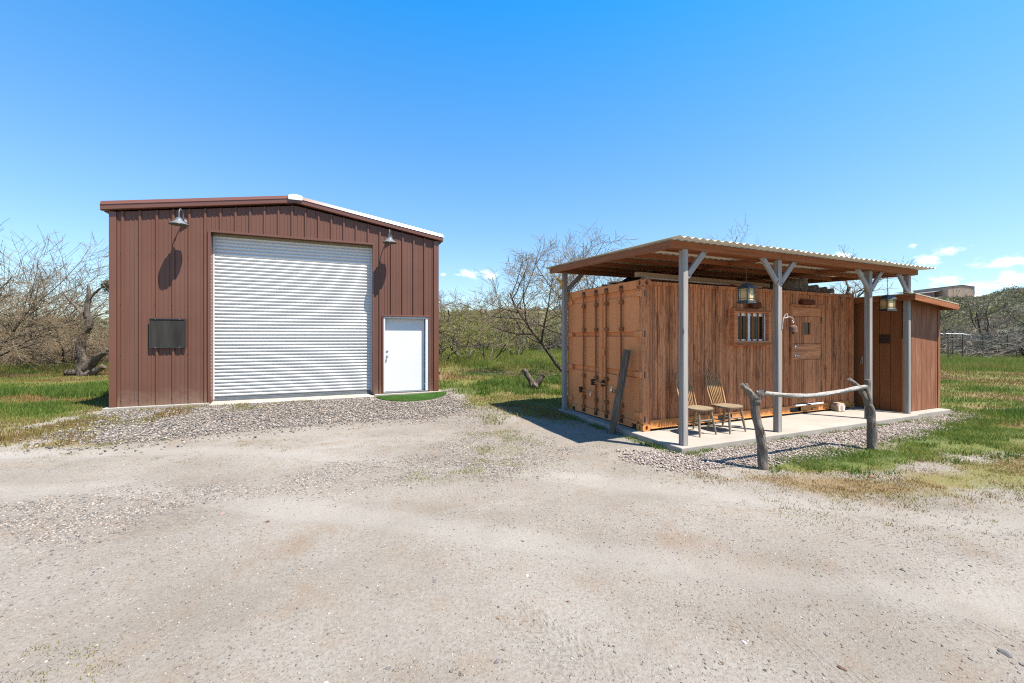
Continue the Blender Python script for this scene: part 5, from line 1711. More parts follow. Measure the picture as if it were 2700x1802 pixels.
# ------------------------------------------------------------------ stock on the container roof
TOPZ = SLAB + CH
def lumber(label, a, b, w, h, z, mat, name='timber', cat='timber', grp='timbers stored on the container roof'):
    xa, ya = to_world(CO, CYAW, *a); xb, yb = to_world(CO, CYAW, *b)
    L = math.hypot(xb - xa, yb - ya); t = math.atan2(yb - ya, xb - xa)
    m = MB(); m.bx(0, L, -w / 2, w / 2, 0, h); o = m.build(name, mat, None, bevel=.004)
    o.location = (xa, ya, z); o.rotation_euler = (0, 0, t); return tag(o, label, cat, grp)
lumber('short cross block under the near end of the stored beams', (.26, .12), (.34, .80), .08, .034, TOPZ + .001, MAT['stain_y'], 'bearer', 'bearer')
lumber('short cross block under the stored beams near the second post', (2.30, .06), (2.39, .8), .08, .034, TOPZ + .001, MAT['stain_y'], 'bearer', 'bearer')
lumber('pale grey board lying under the long orange ended beam', (.19, .20), (3.4, .36), .10, .028, TOPZ + .036, painted('pale_grey_board', (.42, .37, .31), .8, .1, .15, 6))
lumber('long rough beam with an orange end on the container roof', (.045, .22), (3.75, .42), .085, .085, TOPZ + .066, MAT['board'])
lumber('second rough beam behind the orange ended beam', (.30, .36), (3.9, .58), .09, .088, TOPZ + .036, MAT['board'])
lumber('dark timber in the middle of the container roof', (.5, .75), (4.1, .95), .12, .10, TOPZ + .0005, MAT['sleeper'])
def sheetpile(label, u0, u1, v0, v1, h, seed, mat, name, cat):
    r_ = np.random.default_rng(seed); m = MB(); n = 14; k = 8; vs = []
    for j in range(k):
        for i in range(n):
            u = u0 + (u1 - u0) * i / (n - 1); v = v0 + (v1 - v0) * j / (k - 1)
            e = min(i, n - 1 - i, 2) / 2 * min(j, k - 1 - j, 2) / 2
            vs.append((u + .02 * r_.normal(), v + .02 * r_.normal(), .004 + e * h * (.6 + .5 * r_.random())))
    m.add(vs, [(j * n + i, j * n + i + 1, (j + 1) * n + i + 1, (j + 1) * n + i) for j in range(k - 1) for i in range(n - 1)])
    m.add([(p[0], p[1], .001) for p in vs], [(j * n + i, (j + 1) * n + i, (j + 1) * n + i + 1, j * n + i + 1) for j in range(k - 1) for i in range(n - 1)])
    o = m.build(name, mat, None); o.location = (CO[0], CO[1], TOPZ); o.rotation_euler = (0, 0, CYAW); return tag(o, label, cat)
sheetpile('crumpled black sheeting heaped under the patio roof on the container', .55, 4.15, 1.05, 2.25, .34, 3, MAT['black_sheet_mat'], 'black_sheet', 'black_sheet')  # crumpled black sheet standing in for the dark mass at the back
sheetpile('thin black sheeting hanging along the left edge of the container roof', .03, .5, .75, 2.35, .03, 4, MAT['black_sheet_mat'], 'black_sheet', 'black_sheet')
for i, (a, b, z, l) in enumerate((((.10, .80), (.62, 1.35), .034, 'broken tan board at the left edge of the container roof'), ((.14, 1.05), (.85, 1.30), .062, 'tan board lying across the broken board on the container roof'), ((.20, 1.30), (.80, 1.75), .045, 'weathered tan board farthest back at the left edge of the container roof'))):
    lumber(l, a, b, .20, .022, TOPZ + z, MAT['board'], 'board', 'board', 'broken boards on the container roof')


def wire_roll(label, u, v, r, L, rot, turns):
    x, y = to_world(CO, CYAW, u, v)
    t = thing('wire_roll', label, 'wire roll', (x, y, TOPZ + r + .002), CYAW + rot, 'rolls of wire netting on the container roof')
    sp_ = []
    for i in range(turns * 24 + 1):
        a = 2 * PI * i / 24; q = r * (.52 + .48 * i / (turns * 24)); sp_.append((q * math.cos(a), q * math.sin(a)))
    m = MB(); n = len(sp_)
    m.add([(p[0], 0, p[1]) for p in sp_] + [(p[0], L, p[1]) for p in sp_], [(i, i + 1, n + i + 1, n + i) for i in range(n - 1)])
    o = m.build('netting', MAT['netting'], t, True, fix=False)
    s = o.modifiers.new('w', 'SOLIDIFY'); s.thickness = .004
    m = MB()
    for q in (.02, L * .33, L * .66, L - .02):
        m.tube([(r * 1.01 * math.cos(2 * PI * i / 24), q, r * 1.01 * math.sin(2 * PI * i / 24)) for i in range(25)], .0025, 5, False)
    m.build('tie_wire', MAT['galv'], t)
g = G('wire_netting', .7, .3)
n_ = g.noise(g.coord(), 55, 4, .7); g.col(g.ramp(n_, [(.38, (.09, .08, .065)), (.55, (.26, .235, .20)), (.7, (.42, .39, .34))])); g.bump(n_, .5, .004); MAT['netting'] = g.mat
wire_roll('largest roll of wire netting beside the second post', 4.52, .14, .148, 1.1, .04, 5)
wire_roll('medium roll of wire netting right of the largest roll', 4.985, .16, .085, 1.0, -.05, 4)
wire_roll('small wire netting roll third from the second post', 5.24, .12, .066, .9, .0, 3)
wire_roll('smallest wire netting roll at the right end of the row', 5.46, .10, .050, .8, .08, 3)

# ------------------------------------------------------------------ stump and stones
st = thing('tree_stump', 'dead forked stump in the grass left of the container', 'stump', (.66, 12.6, ghf(.66, 12.6)))
m = log([(0, 0, -.08), (-.02, 0, .10), (-.12, 0, .30), (-.26, .02, .52), (-.30, .02, .60)], [.12, .11, .085, .075, .07], 12, 11); m.build('trunk', MAT['bark'], st, True)
m = log([(0, 0, .02), (.14, -.02, .20), (.25, -.03, .38), (.29, -.03, .44)], [.10, .09, .08, .075], 12, 12); m.build('fork', MAT['bark'], st, True)
m = log([(-.02, -.03, -.04), (.02, -.14, .10), (.06, -.18, .16)], [.10, .09, .085], 12, 13); m.build('fork', MAT['bark'], st, True)

STN = [(-2.27, 3.86, .033, 0, 'dark brown stone on the left of the driveway, farther from the gravel'), (-2.81, 4.02, .030, 2, 'pinkish flat stone beside a dark brown stone on the left driveway'),
       (-1.55, 3.05, .022, 1, 'slim brown stone left of the driveway middle'), (-0.54, 2.90, .024, 3, 'lone grey stone in the centre of the sandy driveway'),
       (-0.08, 2.53, .026, 1, 'round tan stone low in the middle of the driveway'), (-0.08, 2.20, .024, 3, 'dark grey round stone nearest the camera in the middle'),
       (-0.64, 2.15, .020, 3, 'dark grey stone low on the driveway, left of middle'), (0.36, 2.67, .017, 0, 'small rounded brown stone right of the tan stone'),
       (.11, 2.96, .022, 4, 'white stone above the middle of the driveway'), (2.88, 3.07, .026, 3, 'dark grey stone on the tyre tracks at the right'),
       (3.29, 3.85, .022, 3, 'dark pebble beside the tyre tracks nearest the hitching rail'), (2.69, 2.27, .040, 3, 'large flat grey stone at the lower right corner'),
       (2.69, 2.19, .026, 3, 'small dark stone touching the large flat grey one at lower right'), (4.39, 5.08, .055, 1, 'tan stone in the dry grass under the hitching rail'),
       (1.71, 2.16, .026, 0, 'brown speckled stone at the bottom right of the driveway'), (1.30, 2.33, .026, 4, 'white oval stone at the bottom right of the driveway'),
       (1.10, 2.18, .016, 0, 'reddish brown stone near the bottom edge, beside a pale chip'), (-0.92, 2.05, .030, 4, 'pale chip of stone at the bottom left edge'),
       (.09, 3.50, .024, 3, 'dark stone farthest back in the middle of the driveway'), (2.62, 5.02, .05, 1, 'brown stone in dry grass beside the nearer hitching post')]
SMAT = [painted('brown_stone', (.12, .075, .05), .85, .15, .3, 40, bump=.3), painted('tan_stone', (.24, .16, .10), .85, .15, .25, 40, bump=.3), painted('pink_stone', (.28, .19, .15), .85, .15, .2, 40, bump=.3),
        painted('grey_stone', (.125, .115, .108), .85, .15, .3, 40, bump=.3), painted('white_stone', (.45, .41, .36), .8, .15, .15, 40, bump=.3)]
for i, (x, y, s, c, l) in enumerate(STN):
    r_ = np.random.default_rng(100 + i); bm = bmesh.new(); bmesh.ops.create_icosphere(bm, subdivisions=2, radius=1)
    dx = r_.random(3) * 9; ax = [.8 + .5 * r_.random(), .6 + .3 * r_.random(), .42 + .2 * r_.random()]
    for v in bm.verts:
        k = 1 + .10 * (r_.random() - .5) + .5 * (vnoise(np.array([v.co.x * 1.6 + dx[0]]), np.array([v.co.y * 1.6 + v.co.z * 1.3 + dx[1]]), 3)[0] - .5) * 2
        v.co = Vector((v.co.x * ax[0], v.co.y * ax[1], v.co.z * ax[2])) * (k * s * .66)
    me = bpy.data.meshes.new('stone'); bm.to_mesh(me); bm.free(); me.materials.append(SMAT[c])
    tag(place('stone', me, None, (x, y, ghf(x, y) + s * .06), (0, 0, r_.random() * 6)), l, 'stone', 'loose stones on the driveway')
# ------------------------------------------------------------------ trees
def grow(seed, H, trunk_r, stems=2, spread=.9, kids=(5, 6, 6), lens=(.55, .5, .42), up=.25, lean=(0, 0), wig=.22, low=.12, droop=0.0, leafn=0, sides=(7, 5, 3, 3), segs=(7, 5, 4, 3), rmin=.0055):
    """bare mesquite: returns trunk (V, F), twigs (V, F), leaf points"""
    r_ = np.random.default_rng(seed)
    TV, TF, CV, CF = [], [], [], []
    tn, cn = [0], [0]
    tips = []

    def tube(pts, rad, n, thick):
        P = np.array(pts); k = len(P)
        d = np.gradient(P, axis=0); d /= np.linalg.norm(d, axis=1, keepdims=True) + 1e-9
        ref = np.array([0, 0, 1.0]) if abs(d[0, 2]) < .9 else np.array([1.0, 0, 0])
        a = np.cross(d, ref); a /= np.linalg.norm(a, axis=1, keepdims=True) + 1e-9
        b = np.cross(d, a)
        t = np.arange(n) * 2 * PI / n
        V = P[:, None, :] + (a[:, None, :] * np.cos(t)[None, :, None] + b[:, None, :] * np.sin(t)[None, :, None]) * np.asarray(rad)[:, None, None]
        i = np.arange(k - 1)[:, None] * n; j = np.arange(n)[None, :]; j2 = (j + 1) % n
        F = np.stack([i + j, i + j2, i + n + j2, i + n + j], -1).reshape(-1, 4)
        if thick: TV.append(V.reshape(-1, 3)); TF.append(F + tn[0]); tn[0] += k * n
        else: CV.append(V.reshape(-1, 3)); CF.append(F + cn[0]); cn[0] += k * n

    def branch(p, d, L, r, lvl):
        k = segs[min(lvl, 3)]; pts = [p]; step = L / k; q = p.copy(); dd = d.copy(); ds = [dd]
        for i in range(k):
            dd = dd + r_.normal(0, wig, 3) * (1 if lvl else .8)
            dd[2] += (up if lvl < 2 else up * .5) * .35 - droop * (lvl >= 1) * .2
            dd /= np.linalg.norm(dd); q = q + dd * step
            if q[2] < .15: q[2] = .15
            pts.append(q.copy()); ds.append(dd.copy())
        e = .38 if lvl < 2 else .3
        rad = [max(r * (1 - (1 - e) * i / k), rmin) for i in range(k + 1)]
        tube(pts, rad, sides[min(lvl, 3)], lvl < 2)
        if lvl >= len(kids): tips.extend(pts[1:]); return
        n = kids[lvl]
        for c in range(n):
            t = (.22 if lvl else .35) + (1 - (.22 if lvl else .35)) * (c + r_.random()) / n
            i = min(int(t * k), k - 1); f_ = t * k - i
            pp = pts[i] * (1 - f_) + pts[i + 1] * f_; dr = ds[i]
            s = r_.normal(0, 1, 3); s -= dr * (s @ dr); s /= np.linalg.norm(s) + 1e-9
            s[2] = s[2] * .7 + .12
            nd = dr * (1 - spread * .55) + s * spread; nd /= np.linalg.norm(nd)
            rr = rad[i] * (.52 + .2 * r_.random())
            branch(pp, nd, L * lens[min(lvl, len(lens) - 1)] * (.65 + .6 * r_.random()) * (1.15 - .4 * t), rr, lvl + 1)

    for s in range(stems):
        a = 2 * PI * (s + r_.random() * .6) / stems
        tl = .15 + .55 * (stems > 1) + .2 * r_.random()
        d = np.array([math.cos(a) * tl + lean[0], math.sin(a) * tl + lean[1], 1.0]); d /= np.linalg.norm(d)
        branch(np.array([.08 * math.cos(a), .08 * math.sin(a), -.15]), d, H * (.62 + .15 * r_.random()), trunk_r * (.7 + .4 * r_.random()) / (stems ** .3), 0)
    out = (np.concatenate(TV), np.concatenate(TF), np.concatenate(CV), np.concatenate(CF), np.array(tips))
    return out


def leaves(P, n, size, seed, spread=.08):
    r_ = np.random.default_rng(seed); k = r_.integers(0, len(P), n); C = P[k] + r_.normal(0, spread, (n, 3))
    a = r_.normal(0, 1, (n, 3)); a /= np.linalg.norm(a, axis=1, keepdims=True); b = np.cross(a, r_.normal(0, 1, (n, 3))); b /= np.linalg.norm(b, axis=1, keepdims=True)
    s = size * (.5 + r_.random((n, 1)))
    V = np.stack([C - a * s, C + b * s * .45, C + a * s, C - b * s * .45], 1).reshape(-1, 3)
    t = np.clip(.5 + .22 * r_.normal(0, 1, n) + .35 * (fbm(C[:, 0] * 1.5 + 9, C[:, 1] + C[:, 2] * 1.3, seed) - .5), 0, 1)
    return V, np.arange(4 * n).reshape(-1, 4), np.repeat(t, 4)


def tree_kit(name, seed, leafcount=0, leafsize=.03, bark='bark', twig='twig', **kw):
    TV, TF, CV, CF, tips = grow(seed, **kw)
    kit = {'trunk': fast_mesh('trunk', TV, TF, MAT[bark], None, True), 'crown': fast_mesh('crown', CV, CF, MAT[twig], None, True)}
    if leafcount:
        V, F, T = leaves(tips, leafcount, leafsize, seed); kit['foliage'] = fast_mesh('foliage', V, F, MAT['leaf'], {'tint': T})
    return kit


def plant(kit, label, x, y, scale=1.0, rot=0.0, name='mesquite_tree', cat='tree', group='bare mesquite trees around the meadow', z=None, sz=None):
    t = thing(name, label, cat, (x, y, (ghf(x, y) if z is None else z)), rot, group)
    t.scale = (scale, scale, sz or scale)
    for k, me in kit.items(): place(k, me, t)
    return t


KA = tree_kit('a', 3, 0, H=6.0, trunk_r=.13, stems=3, spread=.95, kids=(8, 8, 8), lens=(.62, .5, .42), up=.30, wig=.20)
KB = tree_kit('b', 8, 500, .028, H=7.0, trunk_r=.17, stems=2, spread=.85, kids=(8, 8, 7), lens=(.58, .52, .45), up=.45, wig=.15)
KC = tree_kit('c', 15, 3600, .045, H=4.4, trunk_r=.10, stems=4, spread=1.0, kids=(7, 6, 6), lens=(.60, .52, .45), up=.12, wig=.26)
KD = tree_kit('d', 21, 0, H=4.8, trunk_r=.09, stems=4, spread=1.0, kids=(8, 7, 6), lens=(.6, .5, .45), up=.25, wig=.25)
KE = tree_kit('e', 33, 0, .03, 'bark', 'twig_grey', H=4.8, trunk_r=.13, stems=3, spread=1.05, kids=(7, 6, 5), lens=(.65, .55, .45), up=.12, wig=.30)
KF = tree_kit('f', 41, 300, .03, 'bark', 'twig_dark', H=6.2, trunk_r=.14, stems=2, spread=1.0, kids=(7, 7, 6), lens=(.66, .52, .45), up=.22, wig=.26)
KG = tree_kit('g', 55, 2200, .06, 'bark', 'twig_grey', H=3.6, trunk_r=.08, stems=5, spread=1.0, kids=(6, 6, 5), lens=(.6, .5, .45), up=.2, wig=.28)
WL = dict(H=6.4, trunk_r=.13, stems=4, spread=.72, kids=(10, 9, 9), lens=(.74, .58, .50), up=.10, wig=.10, lean=(.9, -.05), rmin=.0065)
KW = tree_kit('w', 62, 0, .03, 'bark', 'twig', **WL)

plant(KW, 'big bare tree sweeping in from the left edge of the picture', -23.0, 17.3, .92, 0.0)
plant(KW, 'second sweeping bare tree behind the big one at the left edge', -31.5, 23.0, .80, .15)
plant(KA, 'dark multi stemmed bare tree behind the lush grass at far left', -22.6, 21.0, .60, 1.0)
plant(KD, 'low bare tree between the far left trees and the gnarled tree', -20.9, 22.5, .58, 2.2)
plant(KD, 'bare thicket tree closing the gap behind the gnarled tree', -25.5, 27.5, .62, .3)
plant(KA, 'bare brown tree farthest back at the left of the metal building', -22.5, 29.5, .62, 4.0)
plant(KA, 'bare tree half hidden by the left wall of the metal building', -17.9, 24.0, .46, 3.4)
plant(KF, 'dark twiggy tree at the far left behind the sweeping branches', -28.5, 24.5, .66, .9)
plant(KD, 'low brush tree at the extreme left behind the lush grass', -26.5, 20.8, .62, 2.6)

# gnarled tree with a clump of mistletoe
gt = thing('gnarled_tree', 'gnarled thick trunked tree with a mistletoe clump left of the metal building', 'tree', (-17.6, 17.2, ghf(-17.6, 17.2)), 0, 'bare mesquite trees around the meadow')
m = log([(0, 0, -.15), (-.05, 0, .35), (-.22, 0, .95), (-.18, .0, 1.55), (.10, .02, 2.10), (.05, 0, 2.75), (.12, 0, 3.35), (.05, .02, 3.75)], [.30, .21, .15, .13, .12, .10, .07, .03], 14, 31, 5, .3); m.build('trunk', MAT['bark'], gt, True)
m = log([(.02, 0, .25), (.35, -.02, .62), (.80, -.05, .92), (1.35, -.05, 1.12), (1.9, 0, 1.3)], [.20, .15, .12, .09, .05], 12, 32, 5, .3); m.build('limb', MAT['bark'], gt, True)
m = log([(.15, -.1, -.02), (.55, -.25, .12), (.95, -.35, .32), (1.10, -.38, .40)], [.15, .12, .10, .085], 12, 33, 5, .3); m.build('limb', MAT['bark'], gt, True)
m = log([(-.15, -.05, .10), (-.45, -.15, .10), (-.62, -.18, .14)], [.15, .13, .12], 12, 34, 5, .3); m.build('limb', MAT['bark'], gt, True)
m = log([(.08, 0, 2.2), (-.35, .05, 2.75), (-.75, .05, 3.1), (-1.1, .1, 3.5)], [.09, .06, .04, .02], 8, 35, 5, .3); m.build('limb', MAT['bark'], gt, True)
m = log([(.10, 0, 3.1), (.45, 0, 3.5), (.85, 0, 3.72)], [.06, .04, .02], 8, 36, 5, .3); m.build('limb', MAT['bark'], gt, True)
TV, TF, CV, CF, tips = grow(77, H=4.0, trunk_r=.07, stems=5, spread=1.05, kids=(7, 7, 6), lens=(.55, .5, .42), up=.05, wig=.3)
cz = CV.copy(); cz[:, 2] = cz[:, 2] * .60 + .75; cz[:, :2] *= .85
place('crown', fast_mesh('crown', cz, CF, MAT['twig'], None, True), gt)
r_ = np.random.default_rng(5); q = r_.normal(0, 1, (700, 3)); q /= np.linalg.norm(q, axis=1, keepdims=True)
mp = MB()
for d in q[:260]:
    L = .30 * (.5 + .6 * r_.random()); mp.tube([(0, 0, 0), tuple(d * L * .6 + r_.normal(0, .02, 3)), tuple(d * L)], [.012, .008, .004], 3, False)
o = mp.build('mistletoe', MAT['rust_dark'], gt); o.location = (.98, 0, 3.70)
Vl, Fl, Tl = leaves(q * .25, 700, .035, 9, .05); o2 = place('berries', fast_mesh('berries', Vl, Fl, MAT['scrub'], {'tint': Tl}), o)

# centre: brush between the two buildings
BB = 'budding brush between the buildings'
def bush(label, x, y, k, r, kit=KC, g=BB): return plant(kit, label, x, y, k, r, 'mesquite_bush', 'bush', g)
bush('yellow green budding bush nearest the right corner of the metal building', -3.6, 21.5, .86, .4)
bush('wide yellow green bush left of the centre gap', -1.3, 24.0, .84, 2.6)
bush('yellow green bush half hidden behind the metal building corner', -5.0, 24.0, .95, 1.2)
plant(KF, 'bare crowned tree rising above the bushes beside the metal building', -3.0, 26.5, .92, 5.1)
plant(KD, 'bare tree showing above the bush at the corner of the metal building', -5.0, 27.5, 1.25, 1.7)
bush('olive bush behind the middle of the centre gap', .4, 28.0, .85, 4.1)
plant(KF, 'dark twiggy tree in the middle of the centre gap', -.9, 31.0, .75, 3.3)
plant(KE, 'pale grey tree in the thicket behind the centre meadow', 2.6, 34.0, .86, .2)
plant(KE, 'grey thicket tree beside the rear post of the patio roof', 4.9, 36.5, .92, 2.9)
plant(KD, 'slender bare tree at the back of the centre meadow', 1.2, 36.0, .92, 5.0)
bush('low grey green bush left in the thicket behind the centre meadow', -2.4, 34.0, 1.1, 1.2, KG)
bush('low grey green bush right in the thicket behind the centre meadow', 3.4, 38.0, 1.2, 3.0, KG)
plant(KE, 'pale thicket tree farthest back between the buildings', .2, 42.0, 1.0, 1.4)
bush('grey green bush far back beside the rear post of the patio roof', 6.0, 42.0, 1.25, 4.0, KG)
plant(KD, 'brown bare tree far back left of the centre gap', -4.5, 38.0, 1.2, .6)
# the large tree behind the container
KM = tree_kit('m', 91, 2600, .026, H=7.4, trunk_r=.12, stems=3, spread=.92, kids=(11, 10, 9), lens=(.66, .54, .44), up=.36, wig=.13, rmin=.0065, lean=(-.30, .0))
plant(KM, 'large bare tree with sparse yellow leaves behind the cargo doors', 2.35, 17.6, .90, .25, sz=.84)
plant(KB, 'tree whose top twigs show over the middle of the patio roof', 7.0, 17.5, .83, 2.0)
plant(KB, 'tree whose bare twigs show over the right half of the patio roof', 12.6, 18.2, .88, 4.4)
plant(KF, 'tree with arching dark branches between the patio roof and the shed', 14.9, 17.2, .74, 1.1)
# right: thicket and fallen brush at the fence
SB = 'brush on the slope right of the shed'
plant(KF, 'dark trunked tree standing in the thicket right of the shed', 40.0, 34.0, 1.05, .8, sz=1.1)
plant(KE, 'grey bare tree behind the first fence posts right of the shed', 38.5, 39.0, .95, 3.8)
plant(KE, 'grey spreading tree at the far right edge above the brush pile', 40.5, 31.0, 1.0, 5.6)
bush('grey green bush behind the white pipe rail', 45.5, 44.0, 1.25, 2.2, KG, SB)
bush('grey green bush on the slope below the far barn', 54.0, 53.0, 1.6, .5, KG, SB)
plant(KE, 'bare grey tree on the slope below the far barn', 57.0, 51.0, 1.25, 4.9)
plant(KE, 'bare grey tree at right on the slope behind the brush pile', 53.0, 43.5, 1.2, 1.9)
bush('grey green bush at the right edge of the slope', 59.0, 48.5, 1.7, 3.7, KG, SB)
bush('grey green bush nearest the shed on the slope', 44.5, 43.5, 1.25, 5.3, KG, SB)
plant(KE, 'bare grey tree nearest the shed on the slope', 48.5, 49.0, 1.0, .9)
bush('wide grey green bush above the brush pile', 50.0, 40.0, 1.3, 1.1, KG, SB)
bush('grey green bush high on the slope at the right edge', 72.0, 58.0, 2.1, 2.0, KG, SB)

# pile of dead branches
bp_ = thing('brush_pile', 'tangled pile of dead grey branches at the fence right of the shed', 'brush pile', (35.3, 28.0, ghf(35.3, 28.0)))
def heap(seed, n, R, hgt, L0, L1, r0, r1, nb=5):
    r_ = np.random.default_rng(seed); m = MB()
    for i in range(n):
        c = r_.normal(0, 1, 2) * R * [1, .5]; z = hgt * r_.random() ** 1.3 * math.exp(-(c[0] / R / 1.7) ** 2)
        a = r_.random() * 2 * PI; L = L0 + (L1 - L0) * r_.random(); t = r_.normal(0, .22)
        d = np.array([math.cos(a), math.sin(a) * .6, t]); p = np.array([c[0], c[1], z + .05]); pts = [p]
        for k in range(4):
            d = d + r_.normal(0, .18, 3); d[2] -= .05; d /= np.linalg.norm(d); p = p + d * L / 4; p[2] = max(p[2], .03); pts.append(p)
        r = r0 + (r1 - r0) * r_.random() ** 2
        m.tube([tuple(q) for q in pts], [r, r * .85, r * .65, r * .45, r * .2], nb, False)
    return m
heap(5, 60, 2.6, 1.2, 1.5, 4.5, .03, .10, 6).build('dark_limb', MAT['bark'], bp_, True)
heap(6, 900, 3.0, 1.9, .8, 3.0, .006, .028, 3).build('dead_twig', MAT['twig_grey'], bp_, True)
b2 = thing('fallen_branch', 'loose grey branch lying in the grass before the brush pile', 'branch', (30.6, 22.4, ghf(30.6, 22.4)))
heap(9, 40, .9, .35, .6, 1.8, .006, .02, 4).build('twigs', MAT['twig_grey'], b2, True)

# fence of steel posts with wires
fn = thing('wire_fence', 'wire fence on dark rusty steel posts right of the shed', 'fence', (0, 0, 0))
FP = [(26.75, 25.5, 1.58), (28.3, 26.1, 1.02 + .56), (30.7, 27.1, 1.55), (33.6, 28.2, 1.5), (37.2, 29.6, 1.55), (41.0, 31.2, 1.55), (44.8, 32.7, 1.55), (48.6, 34.2, 1.55), (22.9, 24.0, 1.55), (19.1, 22.6, 1.55)]
pm = MB(); pm.bx(-.022, .022, -.003, .003, -.4, 1.0); pm.bx(-.003, .003, .0031, .030, -.4, 1.0); pme = pm.mesh('post', MAT['rust_dark'])
SPOST = [(27.5, 25.0, .95)]
for x, y, h in FP:
    place('post', pme, fn, (x, y, ghf(x, y)), (0, 0, .4), (1.6, 1.6, h))
tag(place('stake', pme, None, (29.9, 28.2, ghf(29.9, 28.2)), (0, 0, .3), (1.6, 1.6, 1.15)), 'short dark steel stake behind the first two fence posts', 'stake')
fo = sorted(FP)
for hh in (.35, .75, 1.15, 1.45):
    m = MB(); m.tube([(x, y, ghf(x, y) + hh) for x, y, h in fo], .0035, 4, False); m.build('wire', MAT['galv'], fn)

# white pipe arch and low rail in the paddock beyond the fence
wr = thing('pipe_rail', 'white pipe rail with a bent end beyond the fence', 'pipe rail', (0, 0, 0))
zw = ghf(36, 35)
P = [(28.5, 35.5, 2.05), (33.5, 35.3, 2.02), (38.0, 35.1, 1.95), (38.5, 35.05, 1.85), (38.75, 35.0, 1.55), (38.85, 35, .6), (38.9, 35, zw - .2)]
m = MB(); m.tube(P, .045, 8); m.build('top_pipe', MAT['white_plastic'], wr, True)
for x in (33.8, 36.2):
    m = MB(); m.tube([(x, 35.2, 2.0), (x + .05, 35.2, zw - .2)], .035, 8); m.build('leg', MAT['rust_dark'], wr)
for k in range(3):
    m = MB(); m.tube([(35.2 + .14 * k, 35.0, 1.75), (35.45 + .14 * k, 34.95, 1.2), (35.9 + .12 * k, 34.9, .85), (36.2 + .08 * k, 34.9, .9)], .025, 6); m.build('bent_pipe', MAT['galv'], wr, True)
lr = thing('low_rail', 'low pinkish white rail on the ground behind the brush pile', 'rail', (0, 0, 0))
m = MB(); m.beam((34.5, 36.5, ghf(34.5, 36.5) + .30), (56, 37.5, ghf(56, 37.5) + .28), .06, .10); m.build('board', painted('dusty_pink_board', (.52, .40, .35), .8, .1), lr)
for x in (35, 39, 43, 47, 51, 55):
    m = MB(); m.bx(x - .04, x + .04, 36.64, 36.72 + (x - 35) * .045, ghf(x, 36.7) - .2, ghf(x, 36.7) + .22); m.build('peg', MAT['rust_dark'], lr)

# barn on the hill
bx_, by_ = 158.7, 147.0
ba, br_ = math.atan2(bx_, by_), math.hypot(bx_, by_)
BZ = 1.72 + .094 * by_
bn = thing('barn', 'tan ribbed metal barn on the hilltop far right', 'barn', (bx_, by_, BZ), 0.0)
TB = painted('tan_ribbed_steel', (.34, .265, .20), .6, .3, .04, .4); DK = painted('dark_barn_trim', (.06, .055, .055), .6)
m = MB(); W_, D_, H_, PK = 9.1, 13.0, 3.75, 4.35
prof = []
u = -W_ / 2
while u < W_ / 2 - .01: prof += [(u, 0), (u + .24, 0), (u + .27, -.05), (u + .36, -.05)]; u += .39
prof.append((W_ / 2, 0)); prof = [(min(p[0], W_ / 2), p[1]) for p in prof]; n = len(prof)
tp_ = lambda u: PK - (PK - H_) * abs(u) / (W_ / 2)
m.add([(p[0], p[1], -1.2) for p in prof] + [(p[0], p[1], tp_(p[0])) for p in prof], [(i, i + 1, n + i + 1, n + i) for i in range(n - 1)]); m.build('front_wall', TB, bn, fix=False)
m = MB(); m.bx(-W_ / 2, -W_ / 2 + .05, .01, D_, -1.2, H_); m.bx(W_ / 2 - .05, W_ / 2, .01, D_, -1.2, H_); m.bx(-W_ / 2 + .051, W_ / 2 - .051, D_ - .05, D_, -1.2, H_); m.build('side_wall', TB, bn)
for s in (-1, 1):
    m = MB(); m.add([(0, -.25, PK + .03), (s * (W_ / 2 + .2), -.25, H_ + .0), (s * (W_ / 2 + .2), D_ + .2, H_ + .0), (0, D_ + .2, PK + .03), (0, -.25, PK + .16), (s * (W_ / 2 + .2), -.25, H_ + .13), (s * (W_ / 2 + .2), D_ + .2, H_ + .13), (0, D_ + .2, PK + .16)],
                    [(0, 1, 2, 3), (4, 7, 6, 5), (0, 4, 5, 1), (1, 5, 6, 2), (2, 6, 7, 3), (3, 7, 4, 0)]); m.build('roof', DK, bn)
m = MB(); m.bx(W_ / 2 - .12, W_ / 2 + .05, -.07, -.051, -1.2, H_); m.build('corner_trim', DK, bn)
LR_ = painted('grey_lean_to_roof', (.20, .205, .21), .6, .3)
m = MB(); x0_, x1_ = -W_ / 2 - .01, -W_ / 2 - 3.2
m.add([(x0_, 2.0, 2.75), (x1_, 2.0, 2.15), (x1_, D_, 2.15), (x0_, D_, 2.75), (x0_, 2.0, 2.85), (x1_, 2.0, 2.25), (x1_, D_, 2.25), (x0_, D_, 2.85)],
      [(0, 1, 2, 3), (4, 7, 6, 5), (0, 4, 5, 1), (1, 5, 6, 2), (2, 6, 7, 3), (3, 7, 4, 0)]); m.build('lean_to_roof', LR_, bn)
m = MB(); m.bx(x1_ - .06, x1_ - .01, 2.0, D_, 2.10, 2.30); m.build('lean_to_fascia', MAT['cream'], bn)
m = MB(); m.bx(x1_ + .6, x1_ + .7, 2.4, D_, -1.2, 2.2); m.build('lean_to_wall', painted('barn_brown_wall', (.17, .11, .08), .8), bn)
for y in (2.2, 7.0, D_ - .2):
    m = MB(); m.bx(x1_ + .02, x1_ + .16, y - .07, y + .07, -1.2, 2.14); m.build('lean_to_post', DK, bn)
bb = MB(); bb.lathe([(0, 0), (.42, 0), (.45, .2), (.45, .9), (.42, 1.1), (0, 1.12)], (0, 0, 0), 16)
o = bb.build('water_barrel', painted('blue_plastic', (.02, .12, .45), .5), None, True)
o.location = (bx_ - W_ / 2 - 4.3, by_ + 3.0, BZ - .15); tag(o, 'blue barrel below the lean-to of the hilltop barn', 'barrel')
